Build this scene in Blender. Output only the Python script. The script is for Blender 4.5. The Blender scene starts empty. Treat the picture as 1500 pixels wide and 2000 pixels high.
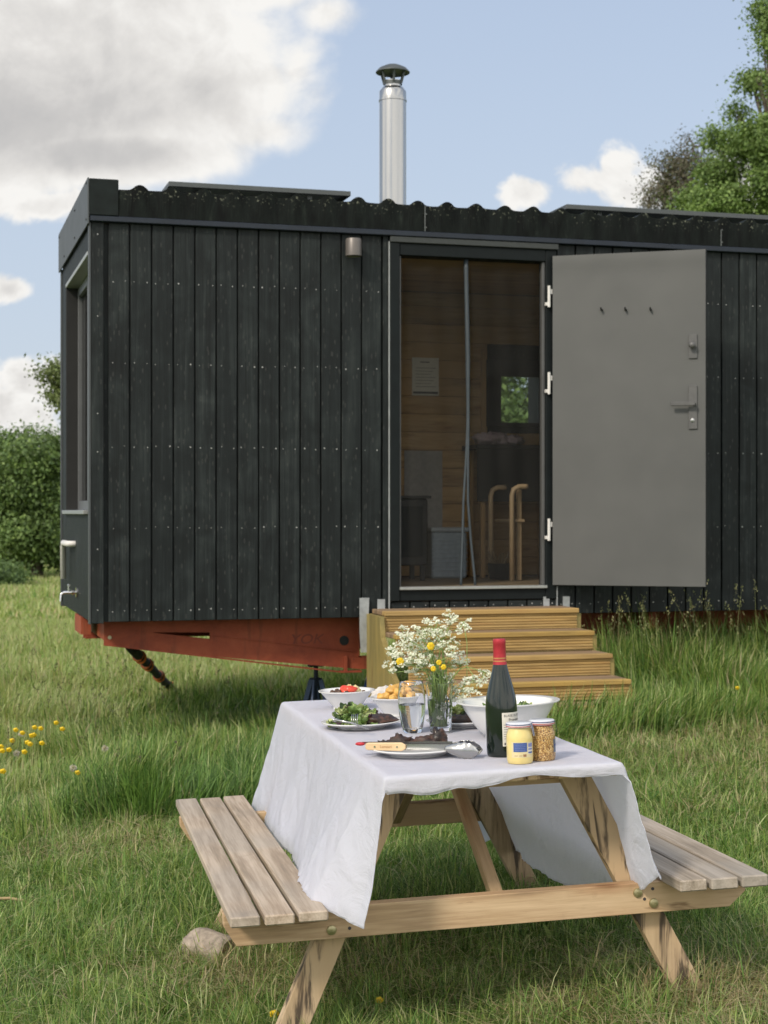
import bpy, bmesh, math, random
import numpy as np
from mathutils import Vector, Matrix, Euler, noise
rnd = random.Random(7)
R = math.radians
scene = bpy.context.scene
COL = scene.collection

# ------------------------------------------------------------------ camera
FPX = 3178.0                    # focal length in pixels of the 1500x2000 photograph
CZ = 1.30
cam_d = bpy.data.cameras.new("camera"); cam = bpy.data.objects.new("camera", cam_d); COL.objects.link(cam)
cam_d.sensor_width = 36; cam_d.sensor_fit = 'AUTO'; cam_d.lens = FPX / 2000 * 36
cam.location = (0, 0, CZ); cam.rotation_euler = (R(90), 0, 0)
cam_d.clip_start = .1; cam_d.clip_end = 2000
scene.cycles.max_bounces = 14; scene.cycles.transmission_bounces = 14; scene.cycles.transparent_max_bounces = 16; scene.cycles.diffuse_bounces = 4
scene.cycles.caustics_refractive = True
cam_d.dof.use_dof = True; cam_d.dof.focus_distance = 4.35; cam_d.dof.aperture_fstop = 9.0
scene.camera = cam

# ------------------------------------------------------------------ light, exposure
SUN_EL, SUN_AZ = 38.0, 217.0    # azimuth clockwise from +Y; the sun stands behind the camera to the left
scene.view_settings.view_transform = 'Standard'; scene.view_settings.look = 'None'
scene.view_settings.exposure = 0.62; scene.view_settings.gamma = 1
sd = bpy.data.lights.new("sun", 'SUN'); sun = bpy.data.objects.new("sun", sd); COL.objects.link(sun)
sd.energy = 1.85; sd.angle = R(9.0); sd.color = (1.0, .90, .76)
ts = Vector((math.sin(R(SUN_AZ)) * math.cos(R(SUN_EL)), math.cos(R(SUN_AZ)) * math.cos(R(SUN_EL)), math.sin(R(SUN_EL))))
sun.rotation_euler = ts.to_track_quat('Z', 'Y').to_euler(); sun.location = ts * 30

world = bpy.data.worlds.new("World"); scene.world = world; world.use_nodes = True


class NT:
    """small helper for node trees"""
    def __init__(s, tree):
        s.t = tree; tree.nodes.clear()
    def n(s, typ, **kw):
        nd = s.t.nodes.new(typ)
        for k, v in kw.items():
            if k.startswith('_'): nd.inputs[int(k[1:])].default_value = v
            else: setattr(nd, k, v)
        return nd
    def link(s, a, b): s.t.links.new(a, b)
    def put(s, sock, v):
        if isinstance(v, bpy.types.NodeSocket): s.t.links.new(v, sock)
        else: sock.default_value = v
    def m(s, op, a, b=0.0, c=None, clamp=False):
        nd = s.t.nodes.new('ShaderNodeMath'); nd.operation = op; nd.use_clamp = clamp
        s.put(nd.inputs[0], a); s.put(nd.inputs[1], b)
        if c is not None: s.put(nd.inputs[2], c)
        return nd.outputs[0]
    def mix(s, f, a, b, blend='MIX'):
        nd = s.t.nodes.new('ShaderNodeMix'); nd.data_type = 'RGBA'; nd.blend_type = blend
        s.put(nd.inputs[0], f); s.put(nd.inputs[6], a); s.put(nd.inputs[7], b)
        return nd.outputs[2]
    def ramp(s, f, stops):
        nd = s.t.nodes.new('ShaderNodeValToRGB'); s.put(nd.inputs[0], f)
        e = nd.color_ramp.elements
        while len(e) < len(stops): e.new(.5)
        for el, (p, c) in zip(e, stops):
            el.position = p; el.color = c if len(c) == 4 else (*c, 1)
        return nd.outputs[0]
    def noise(s, vec, scale, detail=3, rough=.55, dist=0.0):
        nd = s.t.nodes.new('ShaderNodeTexNoise')
        s.put(nd.inputs['Vector'], vec); nd.inputs['Scale'].default_value = scale
        nd.inputs['Detail'].default_value = detail; nd.inputs['Roughness'].default_value = rough
        nd.inputs['Distortion'].default_value = dist
        return nd.outputs[0]
    def smooth(s, v, a, b):
        nd = s.t.nodes.new('ShaderNodeMapRange'); nd.interpolation_type = 'SMOOTHSTEP'
        s.put(nd.inputs[0], v); nd.inputs[1].default_value = a; nd.inputs[2].default_value = b
        return nd.outputs[0]


def build_world():
    N = NT(world.node_tree)
    sky = N.n('ShaderNodeTexSky', sky_type='NISHITA', sun_disc=False, sun_elevation=R(SUN_EL), sun_rotation=R(SUN_AZ),
              air_density=1.0, dust_density=1.6, ozone_density=1.0)
    co = N.n('ShaderNodeTexCoord').outputs['Generated']
    sep = N.n('ShaderNodeSeparateXYZ'); N.link(co, sep.inputs[0])
    x, y, z = sep.outputs
    # haze whitens the low sky
    horiz = N.smooth(z, .42, -.02)
    skyc = N.mix(.7, sky.outputs[0], (3.35, 3.95, 5.0, 1))
    skyc = N.mix(N.m('MULTIPLY', horiz, .62), skyc, (4.05, 4.5, 5.05, 1))
    yc = N.m('MAXIMUM', y, .05)
    u = N.m('DIVIDE', x, yc); v = N.m('DIVIDE', z, yc)
    comb = N.n('ShaderNodeCombineXYZ'); N.link(u, comb.inputs[0]); N.link(v, comb.inputs[1])
    uv = comb.outputs[0]
    n1 = N.noise(uv, 17, 7, .60, .25); n2 = N.noise(uv, 60, 5, .62, .3); n3 = N.noise(uv, 7, 4, .55)
    pert = N.m('ADD', N.m('MULTIPLY', N.m('SUBTRACT', n1, .5), 1.35), N.m('MULTIPLY', N.m('SUBTRACT', n2, .5), .45))
    def C(px, py): return ((px - 750) / FPX, (1000 - py) / FPX)
    big = [(40, 130, 600, 300), (400, 170, 230, 150), (300, -80, 420, 150), (570, 140, 95, 105), (640, 25, 90, 50), (500, 250, 120, 60), (200, 300, 300, 80),
           (-700, 500, 600, 260), (2300, 300, 600, 260), (1400, -800, 600, 260), (-200, -600, 900, 260)]
    small = [(70, 400, 150, 42), (1205, 325, 62, 58), (1165, 350, 75, 42), (1240, 370, 120, 55), (1025, 378, 60, 38), (20, 566, 58, 36), (50, 745, 100, 68), (-10, 790, 170, 90), (-60, 860, 260, 60), (1480, 330, 130, 60), (1560, 420, 260, 70)]
    def field(bl, gain):
        dens = None
        for bx, by, rx, ry in bl:
            c = C(bx, by)
            du = N.m('MULTIPLY', N.m('SUBTRACT', u, c[0]), FPX / rx); dv = N.m('MULTIPLY', N.m('SUBTRACT', v, c[1]), FPX / ry)
            d = N.m('SUBTRACT', 1.0, N.m('SQRT', N.m('ADD', N.m('MULTIPLY', du, du), N.m('MULTIPLY', dv, dv))))
            d = N.m('MAXIMUM', N.m('MULTIPLY', d, gain(rx)), -3.0)
            dens = d if dens is None else N.m('SMOOTH_MAX', dens, d, .2)
        return dens
    db = N.m('ADD', field(big, lambda rx: min(3.2, rx / 110)), pert)
    ds = N.m('ADD', field(small, lambda rx: 1.25), N.m('ADD', N.m('MULTIPLY', pert, .6), N.m('MULTIPLY', N.m('SUBTRACT', N.noise(uv, 34, 6, .6, .5), .5), 2.2)))
    dd = N.m('MAXIMUM', db, ds)
    front = N.smooth(y, .05, .25)
    gen = N.smooth(N.noise(co, 2.6, 6, .6, .3), .40, .54)
    mask = N.mix(front, gen, N.m('MAXIMUM', N.smooth(db, -.10, .7), N.smooth(ds, .0, .55)))
    n4 = N.noise(uv, 26, 6, .62, .35)
    # offset sample of the same billow noise gives each billow a bright side and a shaded side
    mp = N.n('ShaderNodeMapping'); N.link(uv, mp.inputs[0]); mp.inputs['Location'].default_value = (-.006, -.009, 0)
    n1b = N.noise(mp.outputs[0], 17, 7, .60, .25)
    relief = N.m('SUBTRACT', n1b, n1)
    thick = N.smooth(db, .35, 2.4); low = N.m('MULTIPLY', N.smooth(v, .295, .225), N.smooth(u, -.04, -.13))
    g = N.m('MULTIPLY', thick, .27)
    g = N.m('ADD', g, N.m('MULTIPLY', N.m('MULTIPLY', thick, low), .50))
    g = N.m('ADD', g, N.m('MULTIPLY', N.m('SUBTRACT', n3, .5), N.m('MULTIPLY', thick, .9)))
    g = N.m('ADD', g, N.m('MULTIPLY', relief, 1.05))
    g = N.m('ADD', g, N.m('MULTIPLY', N.m('SUBTRACT', n4, .5), N.m('MULTIPLY_ADD', thick, .06, .03)))
    g = N.m('ADD', g, N.m('MULTIPLY', N.m('MULTIPLY', N.smooth(ds, .5, 1.1), N.smooth(v, .22, .17)), .25), clamp=True)
    cl = N.ramp(g, [(0, (6.1, 6.0, 5.8)), (.25, (5.0, 4.88, 4.72)), (.55, (3.95, 3.87, 3.80)), (1, (3.1, 3.08, 3.1))])
    cl = N.mix(front, (9.0, 8.8, 8.5, 1), cl)  # clouds outside the view, made brighter to add fill light
    out = N.mix(mask, skyc, cl)
    bg = N.n('ShaderNodeBackground'); N.link(out, bg.inputs[0]); bg.inputs[1].default_value = .10
    wo = N.n('ShaderNodeOutputWorld'); N.link(bg.outputs[0], wo.inputs[0])
build_world()

# ------------------------------------------------------------------ mesh helpers
class MB:
    """collects shapes and links them as ONE mesh object. g is a per-vertex grain coordinate (metres along, across, up)"""
    def __init__(s): s.v = []; s.f = []; s.g = []
    def add(s, vs, fs, gs=None):
        o = len(s.v); s.v += [tuple(q) for q in vs]; s.f += [tuple(i + o for i in f) for f in fs]
        s.g += [tuple(q) for q in (gs if gs else vs)]
        return s
    def box(s, c, d, ch=.0, M=None, axis=None):
        """chamfered box, centre c, full size d"""
        a, b, h = [q / 2 for q in d]; e = min(ch, a * .45, b * .45, h * .45)
        off = [rnd.uniform(-9, 9) for _ in range(3)]
        ax = max(range(3), key=lambda i: d[i]) if axis is None else axis
        vs = []; fs = []; idx = {}
        sg = [(i, j, k) for i in (-1, 1) for j in (-1, 1) for k in (-1, 1)]
        if e <= 0:
            for q in sg: idx[q] = len(vs); vs.append((q[0] * a, q[1] * b, q[2] * h))
            I = lambda *q: idx[q]
            fs = [(I(1,-1,-1), I(1,1,-1), I(1,1,1), I(1,-1,1)), (I(-1,1,-1), I(-1,-1,-1), I(-1,-1,1), I(-1,1,1)),
                  (I(1,1,-1), I(-1,1,-1), I(-1,1,1), I(1,1,1)), (I(-1,-1,-1), I(1,-1,-1), I(1,-1,1), I(-1,-1,1)),
                  (I(-1,-1,1), I(1,-1,1), I(1,1,1), I(-1,1,1)), (I(-1,1,-1), I(1,1,-1), I(1,-1,-1), I(-1,-1,-1))]
        else:
            for q in sg:
                for k in range(3):
                    p = [q[0] * (a - e), q[1] * (b - e), q[2] * (h - e)]; p[k] = q[k] * (a, b, h)[k]
                    idx[q + (k,)] = len(vs); vs.append(tuple(p))
            for q in sg:
                t = [idx[q + (0,)], idx[q + (1,)], idx[q + (2,)]]
                fs.append(tuple(t) if q[0] * q[1] * q[2] > 0 else tuple(t[::-1]))
            for k in range(3):
                i, j = (k + 1) % 3, (k + 2) % 3
                for si in (-1, 1):
                    for sj in (-1, 1):
                        def Q(sk, face):
                            q = [0, 0, 0]; q[k] = sk; q[i] = si; q[j] = sj; return idx[tuple(q) + (face,)]
                        f = (Q(-1, i), Q(-1, j), Q(1, j), Q(1, i))
                        fs.append(f if si * sj < 0 else f[::-1])
                for sk in (-1, 1):
                    def P(u, w):
                        q = [0, 0, 0]; q[k] = sk; q[i] = u; q[j] = w; return idx[tuple(q) + (k,)]
                    f = (P(-1, -1), P(1, -1), P(1, 1), P(-1, 1))
                    fs.append(f if sk > 0 else f[::-1])
        gs = []
        for q in vs:
            w = [q[(ax + k) % 3] + off[k] for k in range(3)]; gs.append(w)
        if M is None: M = Matrix.Identity(4)
        C_ = Vector(c)
        return s.add([M @ (Vector(q) + C_) for q in vs], fs, gs)
    def bx(s, x0, x1, y0, y1, z0, z1, ch=.0, M=None, axis=None):
        return s.box(((x0+x1)/2, (y0+y1)/2, (z0+z1)/2), (abs(x1-x0), abs(y1-y0), abs(z1-z0)), ch, M, axis)
    def beam(s, p0, p1, w, h, up=(0, 0, 1), ch=.003):
        p0, p1 = Vector(p0), Vector(p1); d = p1 - p0; L = d.length; x = d / L
        y = Vector(up).cross(x).normalized(); z = x.cross(y)
        M = Matrix((x, y, z)).transposed().to_4x4(); M.translation = (p0 + p1) / 2
        return s.box((0, 0, 0), (L, w, h), ch, M)
    def prism(s, poly, t, M=None, ax=0):
        """2D polygon (x,y) extruded from z=0 to z=t, in frame M; grain along x"""
        n = len(poly); off = [rnd.uniform(-9, 9) for _ in range(3)]
        vs = [Vector((p[0], p[1], 0)) for p in poly] + [Vector((p[0], p[1], t)) for p in poly]
        area = sum(poly[i][0] * poly[(i+1) % n][1] - poly[(i+1) % n][0] * poly[i][1] for i in range(n))
        top = tuple(range(n, 2 * n)); bot = tuple(range(n))[::-1]
        fs = [top, bot] + [(i, (i + 1) % n, n + (i + 1) % n, n + i) for i in range(n)]
        if area * t < 0: fs = [f[::-1] for f in fs]
        gs = [(q[ax] + off[0], q[1 - ax] + off[1], q[2] + off[2]) for q in vs]
        if M is not None: vs = [M @ q for q in vs]
        return s.add(vs, fs, gs)
    def lathe(s, prof, n=32, c=(0, 0, 0), M=None, closed=False):
        vs = []; fs = []; k = len(prof)
        for i in range(n):
            a = 2 * math.pi * i / n
            for r, z in prof: vs.append(Vector((c[0] + r * math.cos(a), c[1] + r * math.sin(a), c[2] + z)))
        for i in range(n):
            j = (i + 1) % n
            for q in range(k - 1 if not closed else k):
                q2 = (q + 1) % k
                fs.append((i*k+q, j*k+q, j*k+q2, i*k+q2))
        if M is not None: vs = [M @ v for v in vs]
        return s.add(vs, fs)
    def cyl(s, p0, p1, r0, r1=None, n=16):
        return s.tube([p0, p1], [r0, r0 if r1 is None else r1], n)
    def tube(s, pts, rad, n=8, cap=True):
        pts = [Vector(p) for p in pts]; k = len(pts)
        if not isinstance(rad, (list, tuple)): rad = [rad] * k
        vs = []; fs = []; gs = []; off = rnd.uniform(-5, 5)
        ref = None; acc = 0
        for i, p in enumerate(pts):
            d = (pts[min(i+1, k-1)] - pts[max(i-1, 0)]).normalized()
            if ref is None: ref = d.orthogonal().normalized()
            ref = (ref - d * ref.dot(d)).normalized(); b = d.cross(ref)
            if i: acc += (p - pts[i-1]).length
            for j in range(n):
                a = 2 * math.pi * j / n
                vs.append(p + (ref * math.cos(a) + b * math.sin(a)) * rad[i]); gs.append((acc + off, rad[i] * math.cos(a), rad[i] * math.sin(a)))
        for i in range(k - 1):
            for j in range(n):
                j2 = (j + 1) % n; fs.append((i*n+j, i*n+j2, (i+1)*n+j2, (i+1)*n+j))
        if cap: fs.append(tuple(range(n))[::-1]); fs.append(tuple((k-1)*n + j for j in range(n)))
        return s.add(vs, fs, gs)
    def blob(s, c, r, seed=0, amp=.25, fr=1.6, n=12, m=8, M=None):
        """lumpy ellipsoid"""
        vs = []; fs = []; r = (r, r, r) if not isinstance(r, (tuple, list)) else r
        for i in range(m + 1):
            th = math.pi * i / m
            for j in range(n):
                ph = 2 * math.pi * j / n
                d = Vector((math.sin(th) * math.cos(ph), math.sin(th) * math.sin(ph), math.cos(th)))
                q = 1 + amp * noise.noise(d * fr + Vector((seed * 7.1, seed * 3.3, seed)))
                vs.append(Vector((c[0] + d.x * r[0] * q, c[1] + d.y * r[1] * q, c[2] + d.z * r[2] * q)))
        for i in range(m):
            for j in range(n):
                j2 = (j + 1) % n; fs.append((i*n+j, (i+1)*n+j, (i+1)*n+j2, i*n+j2))
        if M is not None: vs = [M @ v for v in vs]
        return s.add(vs, fs)
    def grid(s, fn, nu, nv, gf=None, closed_u=False):
        o = [[fn(i / nu, j / nv) for j in range(nv + 1)] for i in range(nu + 1)]
        vs = [p for row in o for p in row]; fs = []
        for i in range(nu):
            for j in range(nv):
                a = i * (nv + 1) + j; fs.append((a, a + nv + 1, a + nv + 2, a + 1))
        return s.add(vs, fs)
    def build(s, name, mat, parent=None, smooth=False, bevel=0, mods=None, M=None):
        me = bpy.data.meshes.new(name); me.from_pydata(s.v, [], s.f); me.update()
        at = me.attributes.new('g', 'FLOAT_VECTOR', 'POINT'); at.data.foreach_set('vector', np.array(s.g, 'f').ravel())
        ob = bpy.data.objects.new(name, me); COL.objects.link(ob); me.materials.append(mat)
        if smooth: me.shade_smooth()
        if smooth == 'auto':
            me.set_sharp_from_angle(angle=R(38))
        if parent is not None: ob.parent = parent
        if M is not None: ob.matrix_world = M
        if bevel:
            b = ob.modifiers.new('b', 'BEVEL'); b.width = bevel; b.segments = 2; b.limit_method = 'ANGLE'
        return ob


def tag(o, label=None, cat=None, group=None, kind=None):
    if label: o['label'] = label
    if cat: o['category'] = cat
    if group: o['group'] = group
    if kind: o['kind'] = kind
    return o

def thing(name, label, cat, M=None, group=None):
    o = bpy.data.objects.new(name, None); COL.objects.link(o); o.empty_display_size = .1
    if M is not None: o.matrix_world = M
    return tag(o, label, cat, group)

def fast_mesh(name, V, F4, F3, mat, cols=None, smooth=False, F4b=None):
    """numpy arrays of vertices, quads and triangles -> object"""
    me = bpy.data.meshes.new(name)
    nq, ntr = len(F4), len(F3)
    me.vertices.add(len(V)); me.vertices.foreach_set('co', np.ascontiguousarray(V, 'f').ravel())
    loops = np.concatenate([np.asarray(F4, 'i').ravel(), np.asarray(F3, 'i').ravel()]).astype('i')
    me.loops.add(len(loops)); me.loops.foreach_set('vertex_index', loops)
    me.polygons.add(nq + ntr)
    st = np.concatenate([np.arange(nq) * 4, nq * 4 + np.arange(ntr) * 3]).astype('i')
    me.polygons.foreach_set('loop_start', st)
    me.update(calc_edges=True)
    if cols is not None:
        a = me.attributes.new('tint', 'FLOAT_COLOR', 'POINT')
        c = np.ones((len(V), 4), 'f'); c[:, :3] = cols; a.data.foreach_set('color', c.ravel())
    me.materials.append(mat)
    if smooth: me.shade_smooth()
    ob = bpy.data.objects.new(name, me); COL.objects.link(ob)
    return ob

def ray(u, v): return Vector(((u - 750) / FPX, 1, (1000 - v) / FPX))
def hit(M, axis, c, u, v):
    """where the sight line through photo pixel (u,v) meets the plane local[axis]=c of a thing standing at M (local coordinates)"""
    I = M.inverted(); o = I @ Vector((0, 0, CZ)); d = (I.to_3x3() @ ray(u, v))
    return o + d * ((c - o[axis]) / d[axis])

# ------------------------------------------------------------------ materials
def mat(name): 
    m = bpy.data.materials.new(name); m.use_nodes = True; N = NT(m.node_tree)
    o = N.n('ShaderNodeOutputMaterial'); p = N.n('ShaderNodeBsdfPrincipled'); N.link(p.outputs[0], o.inputs[0])
    return m, N, p, o

def plain(name, col, rough=.6, metal=0, var=.12, scale=30, bump=.0, spec=.5, coat=0):
    m, N, p, o = mat(name)
    co = N.n('ShaderNodeTexCoord').outputs['Object']
    nz = N.noise(co, scale, 4, .6)
    c2 = tuple(max(0, q * (1 - var)) for q in col); c1 = tuple(min(1, q * (1 + var)) for q in col)
    N.link(N.ramp(nz, [(.3, c2), (.7, c1)]), p.inputs['Base Color'])
    N.put(p.inputs['Roughness'], N.m('MULTIPLY_ADD', nz, .25, rough - .12)); p.inputs['Metallic'].default_value = metal
    p.inputs['Specular IOR Level'].default_value = spec; p.inputs['Coat Weight'].default_value = coat
    if bump:
        b = N.n('ShaderNodeBump'); b.inputs['Distance'].default_value = bump; b.inputs['Strength'].default_value = .6
        N.link(nz, b.inputs['Height']); N.link(b.outputs[0], p.inputs['Normal'])
    return m

def wood(name, light, dark, rough=.75, knots=.5, knotcol=(.30, .12, .04), stain=None, stain_amt=0, grain=1.0, grey=0, bump=.0015):
    """grain runs along g.x"""
    m, N, p, o = mat(name)
    g = N.n('ShaderNodeAttribute', attribute_name='g').outputs['Vector']
    mp = N.n('ShaderNodeMapping'); N.link(g, mp.inputs[0]); mp.inputs['Scale'].default_value = (1.6, 26 * grain, 26 * grain)
    wv = N.noise(mp.outputs[0], 1.0, 5, .6, .35)
    mp2 = N.n('ShaderNodeMapping'); N.link(g, mp2.inputs[0]); mp2.inputs['Scale'].default_value = (7, 190 * grain, 190 * grain)
    fine = N.noise(mp2.outputs[0], 1.0, 3, .6)
    big = N.noise(g, 2.3, 3, .5)
    f = N.m('ADD', N.m('MULTIPLY', wv, .7), N.m('MULTIPLY', fine, .3))
    c = N.ramp(f, [(.34, tuple(q * .72 for q in dark)), (.44, dark), (.53, tuple((a + b) / 2 for a, b in zip(light, dark))), (.66, light)])
    cm = N.n('ShaderNodeMapping'); N.link(g, cm.inputs[0]); cm.inputs['Scale'].default_value = (.9, 60, 60)
    crack = N.smooth(N.noise(cm.outputs[0], 1.0, 2, .5, .2), .30, .24)
    c = N.mix(N.m('MULTIPLY', crack, .55), c, tuple(q * .35 for q in dark) + (1,))
    dirt = N.smooth(N.noise(g, 11, 5, .7, .6), .56, .74)
    c = N.mix(N.m('MULTIPLY', dirt, .20), c, tuple(q * .55 for q in dark) + (1,))
    c = N.mix(N.smooth(big, .42, .66), c, (light[0] * .86, light[1] * .82, light[2] * .74, 1), 'MIX') if not grey else N.mix(N.m('MULTIPLY', N.smooth(big, .4, .65), grey), c, (.30, .285, .26, 1))
    if knots:
        vm = N.n('ShaderNodeMapping'); N.link(g, vm.inputs[0]); vm.inputs['Scale'].default_value = (3.2, 11, 11)
        vo = N.n('ShaderNodeTexVoronoi'); N.link(vm.outputs[0], vo.inputs['Vector']); vo.inputs['Scale'].default_value = 1.0
        N.link(vm.outputs[0], vo.inputs['Vector'])
        k = N.smooth(vo.outputs['Distance'], .16, .04)
        halo = N.smooth(vo.outputs['Distance'], .42, .08)
        c = N.mix(N.m('MULTIPLY', halo, knots * .45), c, (*[q for q in knotcol], 1))
        c = N.mix(N.m('MULTIPLY', k, knots), c, (knotcol[0] * .35, knotcol[1] * .35, knotcol[2] * .4, 1))
    if stain:
        sm = N.n('ShaderNodeMapping'); N.link(g, sm.inputs[0]); sm.inputs['Scale'].default_value = (2.2, 22, 22)
        sn = N.noise(sm.outputs[0], 1.0, 5, .62, .6)
        c = N.mix(N.m('MULTIPLY', N.smooth(sn, .60 - stain_amt * .085, .68 - stain_amt * .06), .9), c, (*stain, 1))
    N.link(c, p.inputs['Base Color']); N.put(p.inputs['Roughness'], N.m('MULTIPLY_ADD', fine, .2, rough - .1))
    p.inputs['Specular IOR Level'].default_value = .3
    b = N.n('ShaderNodeBump'); b.inputs['Distance'].default_value = bump; b.inputs['Strength'].default_value = .8
    N.link(f, b.inputs['Height']); N.link(b.outputs[0], p.inputs['Normal'])
    return m

def charred():
    m, N, p, o = mat('charred_cladding')
    g = N.n('ShaderNodeAttribute', attribute_name='g').outputs['Vector']
    rn = N.n('ShaderNodeNewGeometry').outputs['Random Per Island']
    mp = N.n('ShaderNodeMapping'); N.link(g, mp.inputs[0]); mp.inputs['Scale'].default_value = (1.3, 30, 30)
    wv = N.noise(mp.outputs[0], 1.0, 6, .62, .5)
    mp2 = N.n('ShaderNodeMapping'); N.link(g, mp2.inputs[0]); mp2.inputs['Scale'].default_value = (2.2, 170, 170)
    fine = N.noise(mp2.outputs[0], 1.0, 1, .5)
    blot = N.noise(g, 4, 4, .58, .8)
    f = N.m('ADD', N.m('MULTIPLY', wv, .42), N.m('ADD', N.m('MULTIPLY', fine, .2), N.m('MULTIPLY', blot, .42)))
    c = N.ramp(f, [(.40, (.0025, .004, .0042)), (.49, (.0070, .0100, .0105)), (.57, (.016, .0215, .0220)), (.70, (.045, .053, .052))])
    c = N.mix(N.m('MULTIPLY', rn, .75), c, N.mix(.6, c, (.005, .008, .009, 1)))
    vm = N.n('ShaderNodeMapping'); N.link(g, vm.inputs[0]); vm.inputs['Scale'].default_value = (2.6, 8, 8)
    vo = N.n('ShaderNodeTexVoronoi'); N.link(vm.outputs[0], vo.inputs['Vector'])
    c = N.mix(N.m('MULTIPLY', N.smooth(vo.outputs['Distance'], .26, .06), .5), c, (.075, .078, .074, 1))
    c = N.mix(N.smooth(vo.outputs['Distance'], .11, .05), c, (.006, .007, .007, 1))
    N.link(c, p.inputs['Base Color']); p.inputs['Specular IOR Level'].default_value = .30
    N.put(p.inputs['Roughness'], N.m('MULTIPLY_ADD', f, .5, .34))
    b = N.n('ShaderNodeBump'); b.inputs['Distance'].default_value = .006; b.inputs['Strength'].default_value = .9
    N.link(f, b.inputs['Height']); N.link(b.outputs[0], p.inputs['Normal'])
    return m

def leafmat(name, trans=.35, rough=.55, spec=.25, attr='tint', col=None):
    m, N, p, o = mat(name)
    if col is None: c = N.n('ShaderNodeAttribute', attribute_name=attr).outputs['Color']
    else:
        co = N.n('ShaderNodeTexCoord').outputs['Object']
        c = N.ramp(N.noise(co, 60, 3), [(.3, tuple(q * .8 for q in col)), (.7, tuple(min(1, q * 1.2) for q in col))])
    N.link(c, p.inputs['Base Color']); p.inputs['Roughness'].default_value = rough; p.inputs['Specular IOR Level'].default_value = spec
    t = N.n('ShaderNodeBsdfTranslucent'); N.link(N.mix(1.0, c, (1.0, 1.0, .55, 1), 'MULTIPLY'), t.inputs[0])
    mx = N.n('ShaderNodeMixShader'); mx.inputs[0].default_value = trans
    N.link(p.outputs[0], mx.inputs[1]); N.link(t.outputs[0], mx.inputs[2]); N.link(mx.outputs[0], o.inputs[0])
    return m

def glassmat(name, col=(1, 1, 1), rough=.0, ior=1.45, thin=False):
    m, N, p, o = mat(name)
    g = N.n('ShaderNodeBsdfGlass'); g.inputs['Color'].default_value = (*col, 1); g.inputs['Roughness'].default_value = rough; g.inputs['IOR'].default_value = ior
    # clear glass lets the sun through instead of casting a black shadow
    f = N.n('ShaderNodeFresnel'); f.inputs[0].default_value = ior
    if thin:
        t = N.n('ShaderNodeBsdfTransparent'); t.inputs[0].default_value = (*col, 1)
        gl = N.n('ShaderNodeBsdfGlossy'); gl.inputs['Roughness'].default_value = .02
        mx = N.n('ShaderNodeMixShader'); N.link(f.outputs[0], mx.inputs[0]); N.link(t.outputs[0], mx.inputs[1]); N.link(gl.outputs[0], mx.inputs[2])
        N.link(mx.outputs[0], o.inputs[0])
    else:
        N.link(g.outputs[0], o.inputs[0])
    return m

def clothmat():
    m, N, p, o = mat('white_linen')
    g = N.n('ShaderNodeAttribute', attribute_name='g').outputs['Vector']
    mp = N.n('ShaderNodeMapping'); N.link(g, mp.inputs[0]); mp.inputs['Scale'].default_value = (30, 340, 1)
    a = N.noise(mp.outputs[0], 1, 3, .6)
    mp = N.n('ShaderNodeMapping'); N.link(g, mp.inputs[0]); mp.inputs['Scale'].default_value = (340, 30, 1)
    b_ = N.noise(mp.outputs[0], 1, 3, .6)
    cr = N.noise(g, 9, 5, .62, 1.2)
    w = N.m('ADD', a, b_)
    c = N.ramp(w, [(.3, (.73, .76, .88)), (.7, (.80, .83, .95))])  # white linen with the sky's lavender tint put into its colour
    N.link(c, p.inputs['Base Color']); p.inputs['Roughness'].default_value = .9; p.inputs['Specular IOR Level'].default_value = .15
    p.inputs['Sheen Weight'].default_value = .15
    h = N.m('ADD', N.m('MULTIPLY', w, .10), N.m('MULTIPLY', cr, 1.0))
    b = N.n('ShaderNodeBump'); b.inputs['Distance'].default_value = .007; b.inputs['Strength'].default_value = 1.0
    N.link(h, b.inputs['Height']); N.link(b.outputs[0], p.inputs['Normal'])
    t = N.n('ShaderNodeBsdfTranslucent'); t.inputs[0].default_value = (.90, .885, .885, 1); N.link(b.outputs[0], t.inputs['Normal'])
    mx = N.n('ShaderNodeMixShader'); mx.inputs[0].default_value = .58
    N.link(p.outputs[0], mx.inputs[1]); N.link(t.outputs[0], mx.inputs[2]); N.link(mx.outputs[0], o.inputs[0])
    return m

def netmat():
    m, N, p, o = mat('insect_net')
    co = N.n('ShaderNodeTexCoord').outputs['Object']
    fold = N.noise(co, 5, 4, .6, .5)
    p.inputs['Base Color'].default_value = (.042, .042, .040, 1); p.inputs['Roughness'].default_value = .8; p.inputs['Specular IOR Level'].default_value = .2
    t = N.n('ShaderNodeBsdfTransparent')
    mx = N.n('ShaderNodeMixShader'); N.put(mx.inputs[0], N.m('MULTIPLY_ADD', fold, .24, .14))
    N.link(t.outputs[0], mx.inputs[1]); N.link(p.outputs[0], mx.inputs[2]); N.link(mx.outputs[0], o.inputs[0])
    return m

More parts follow.
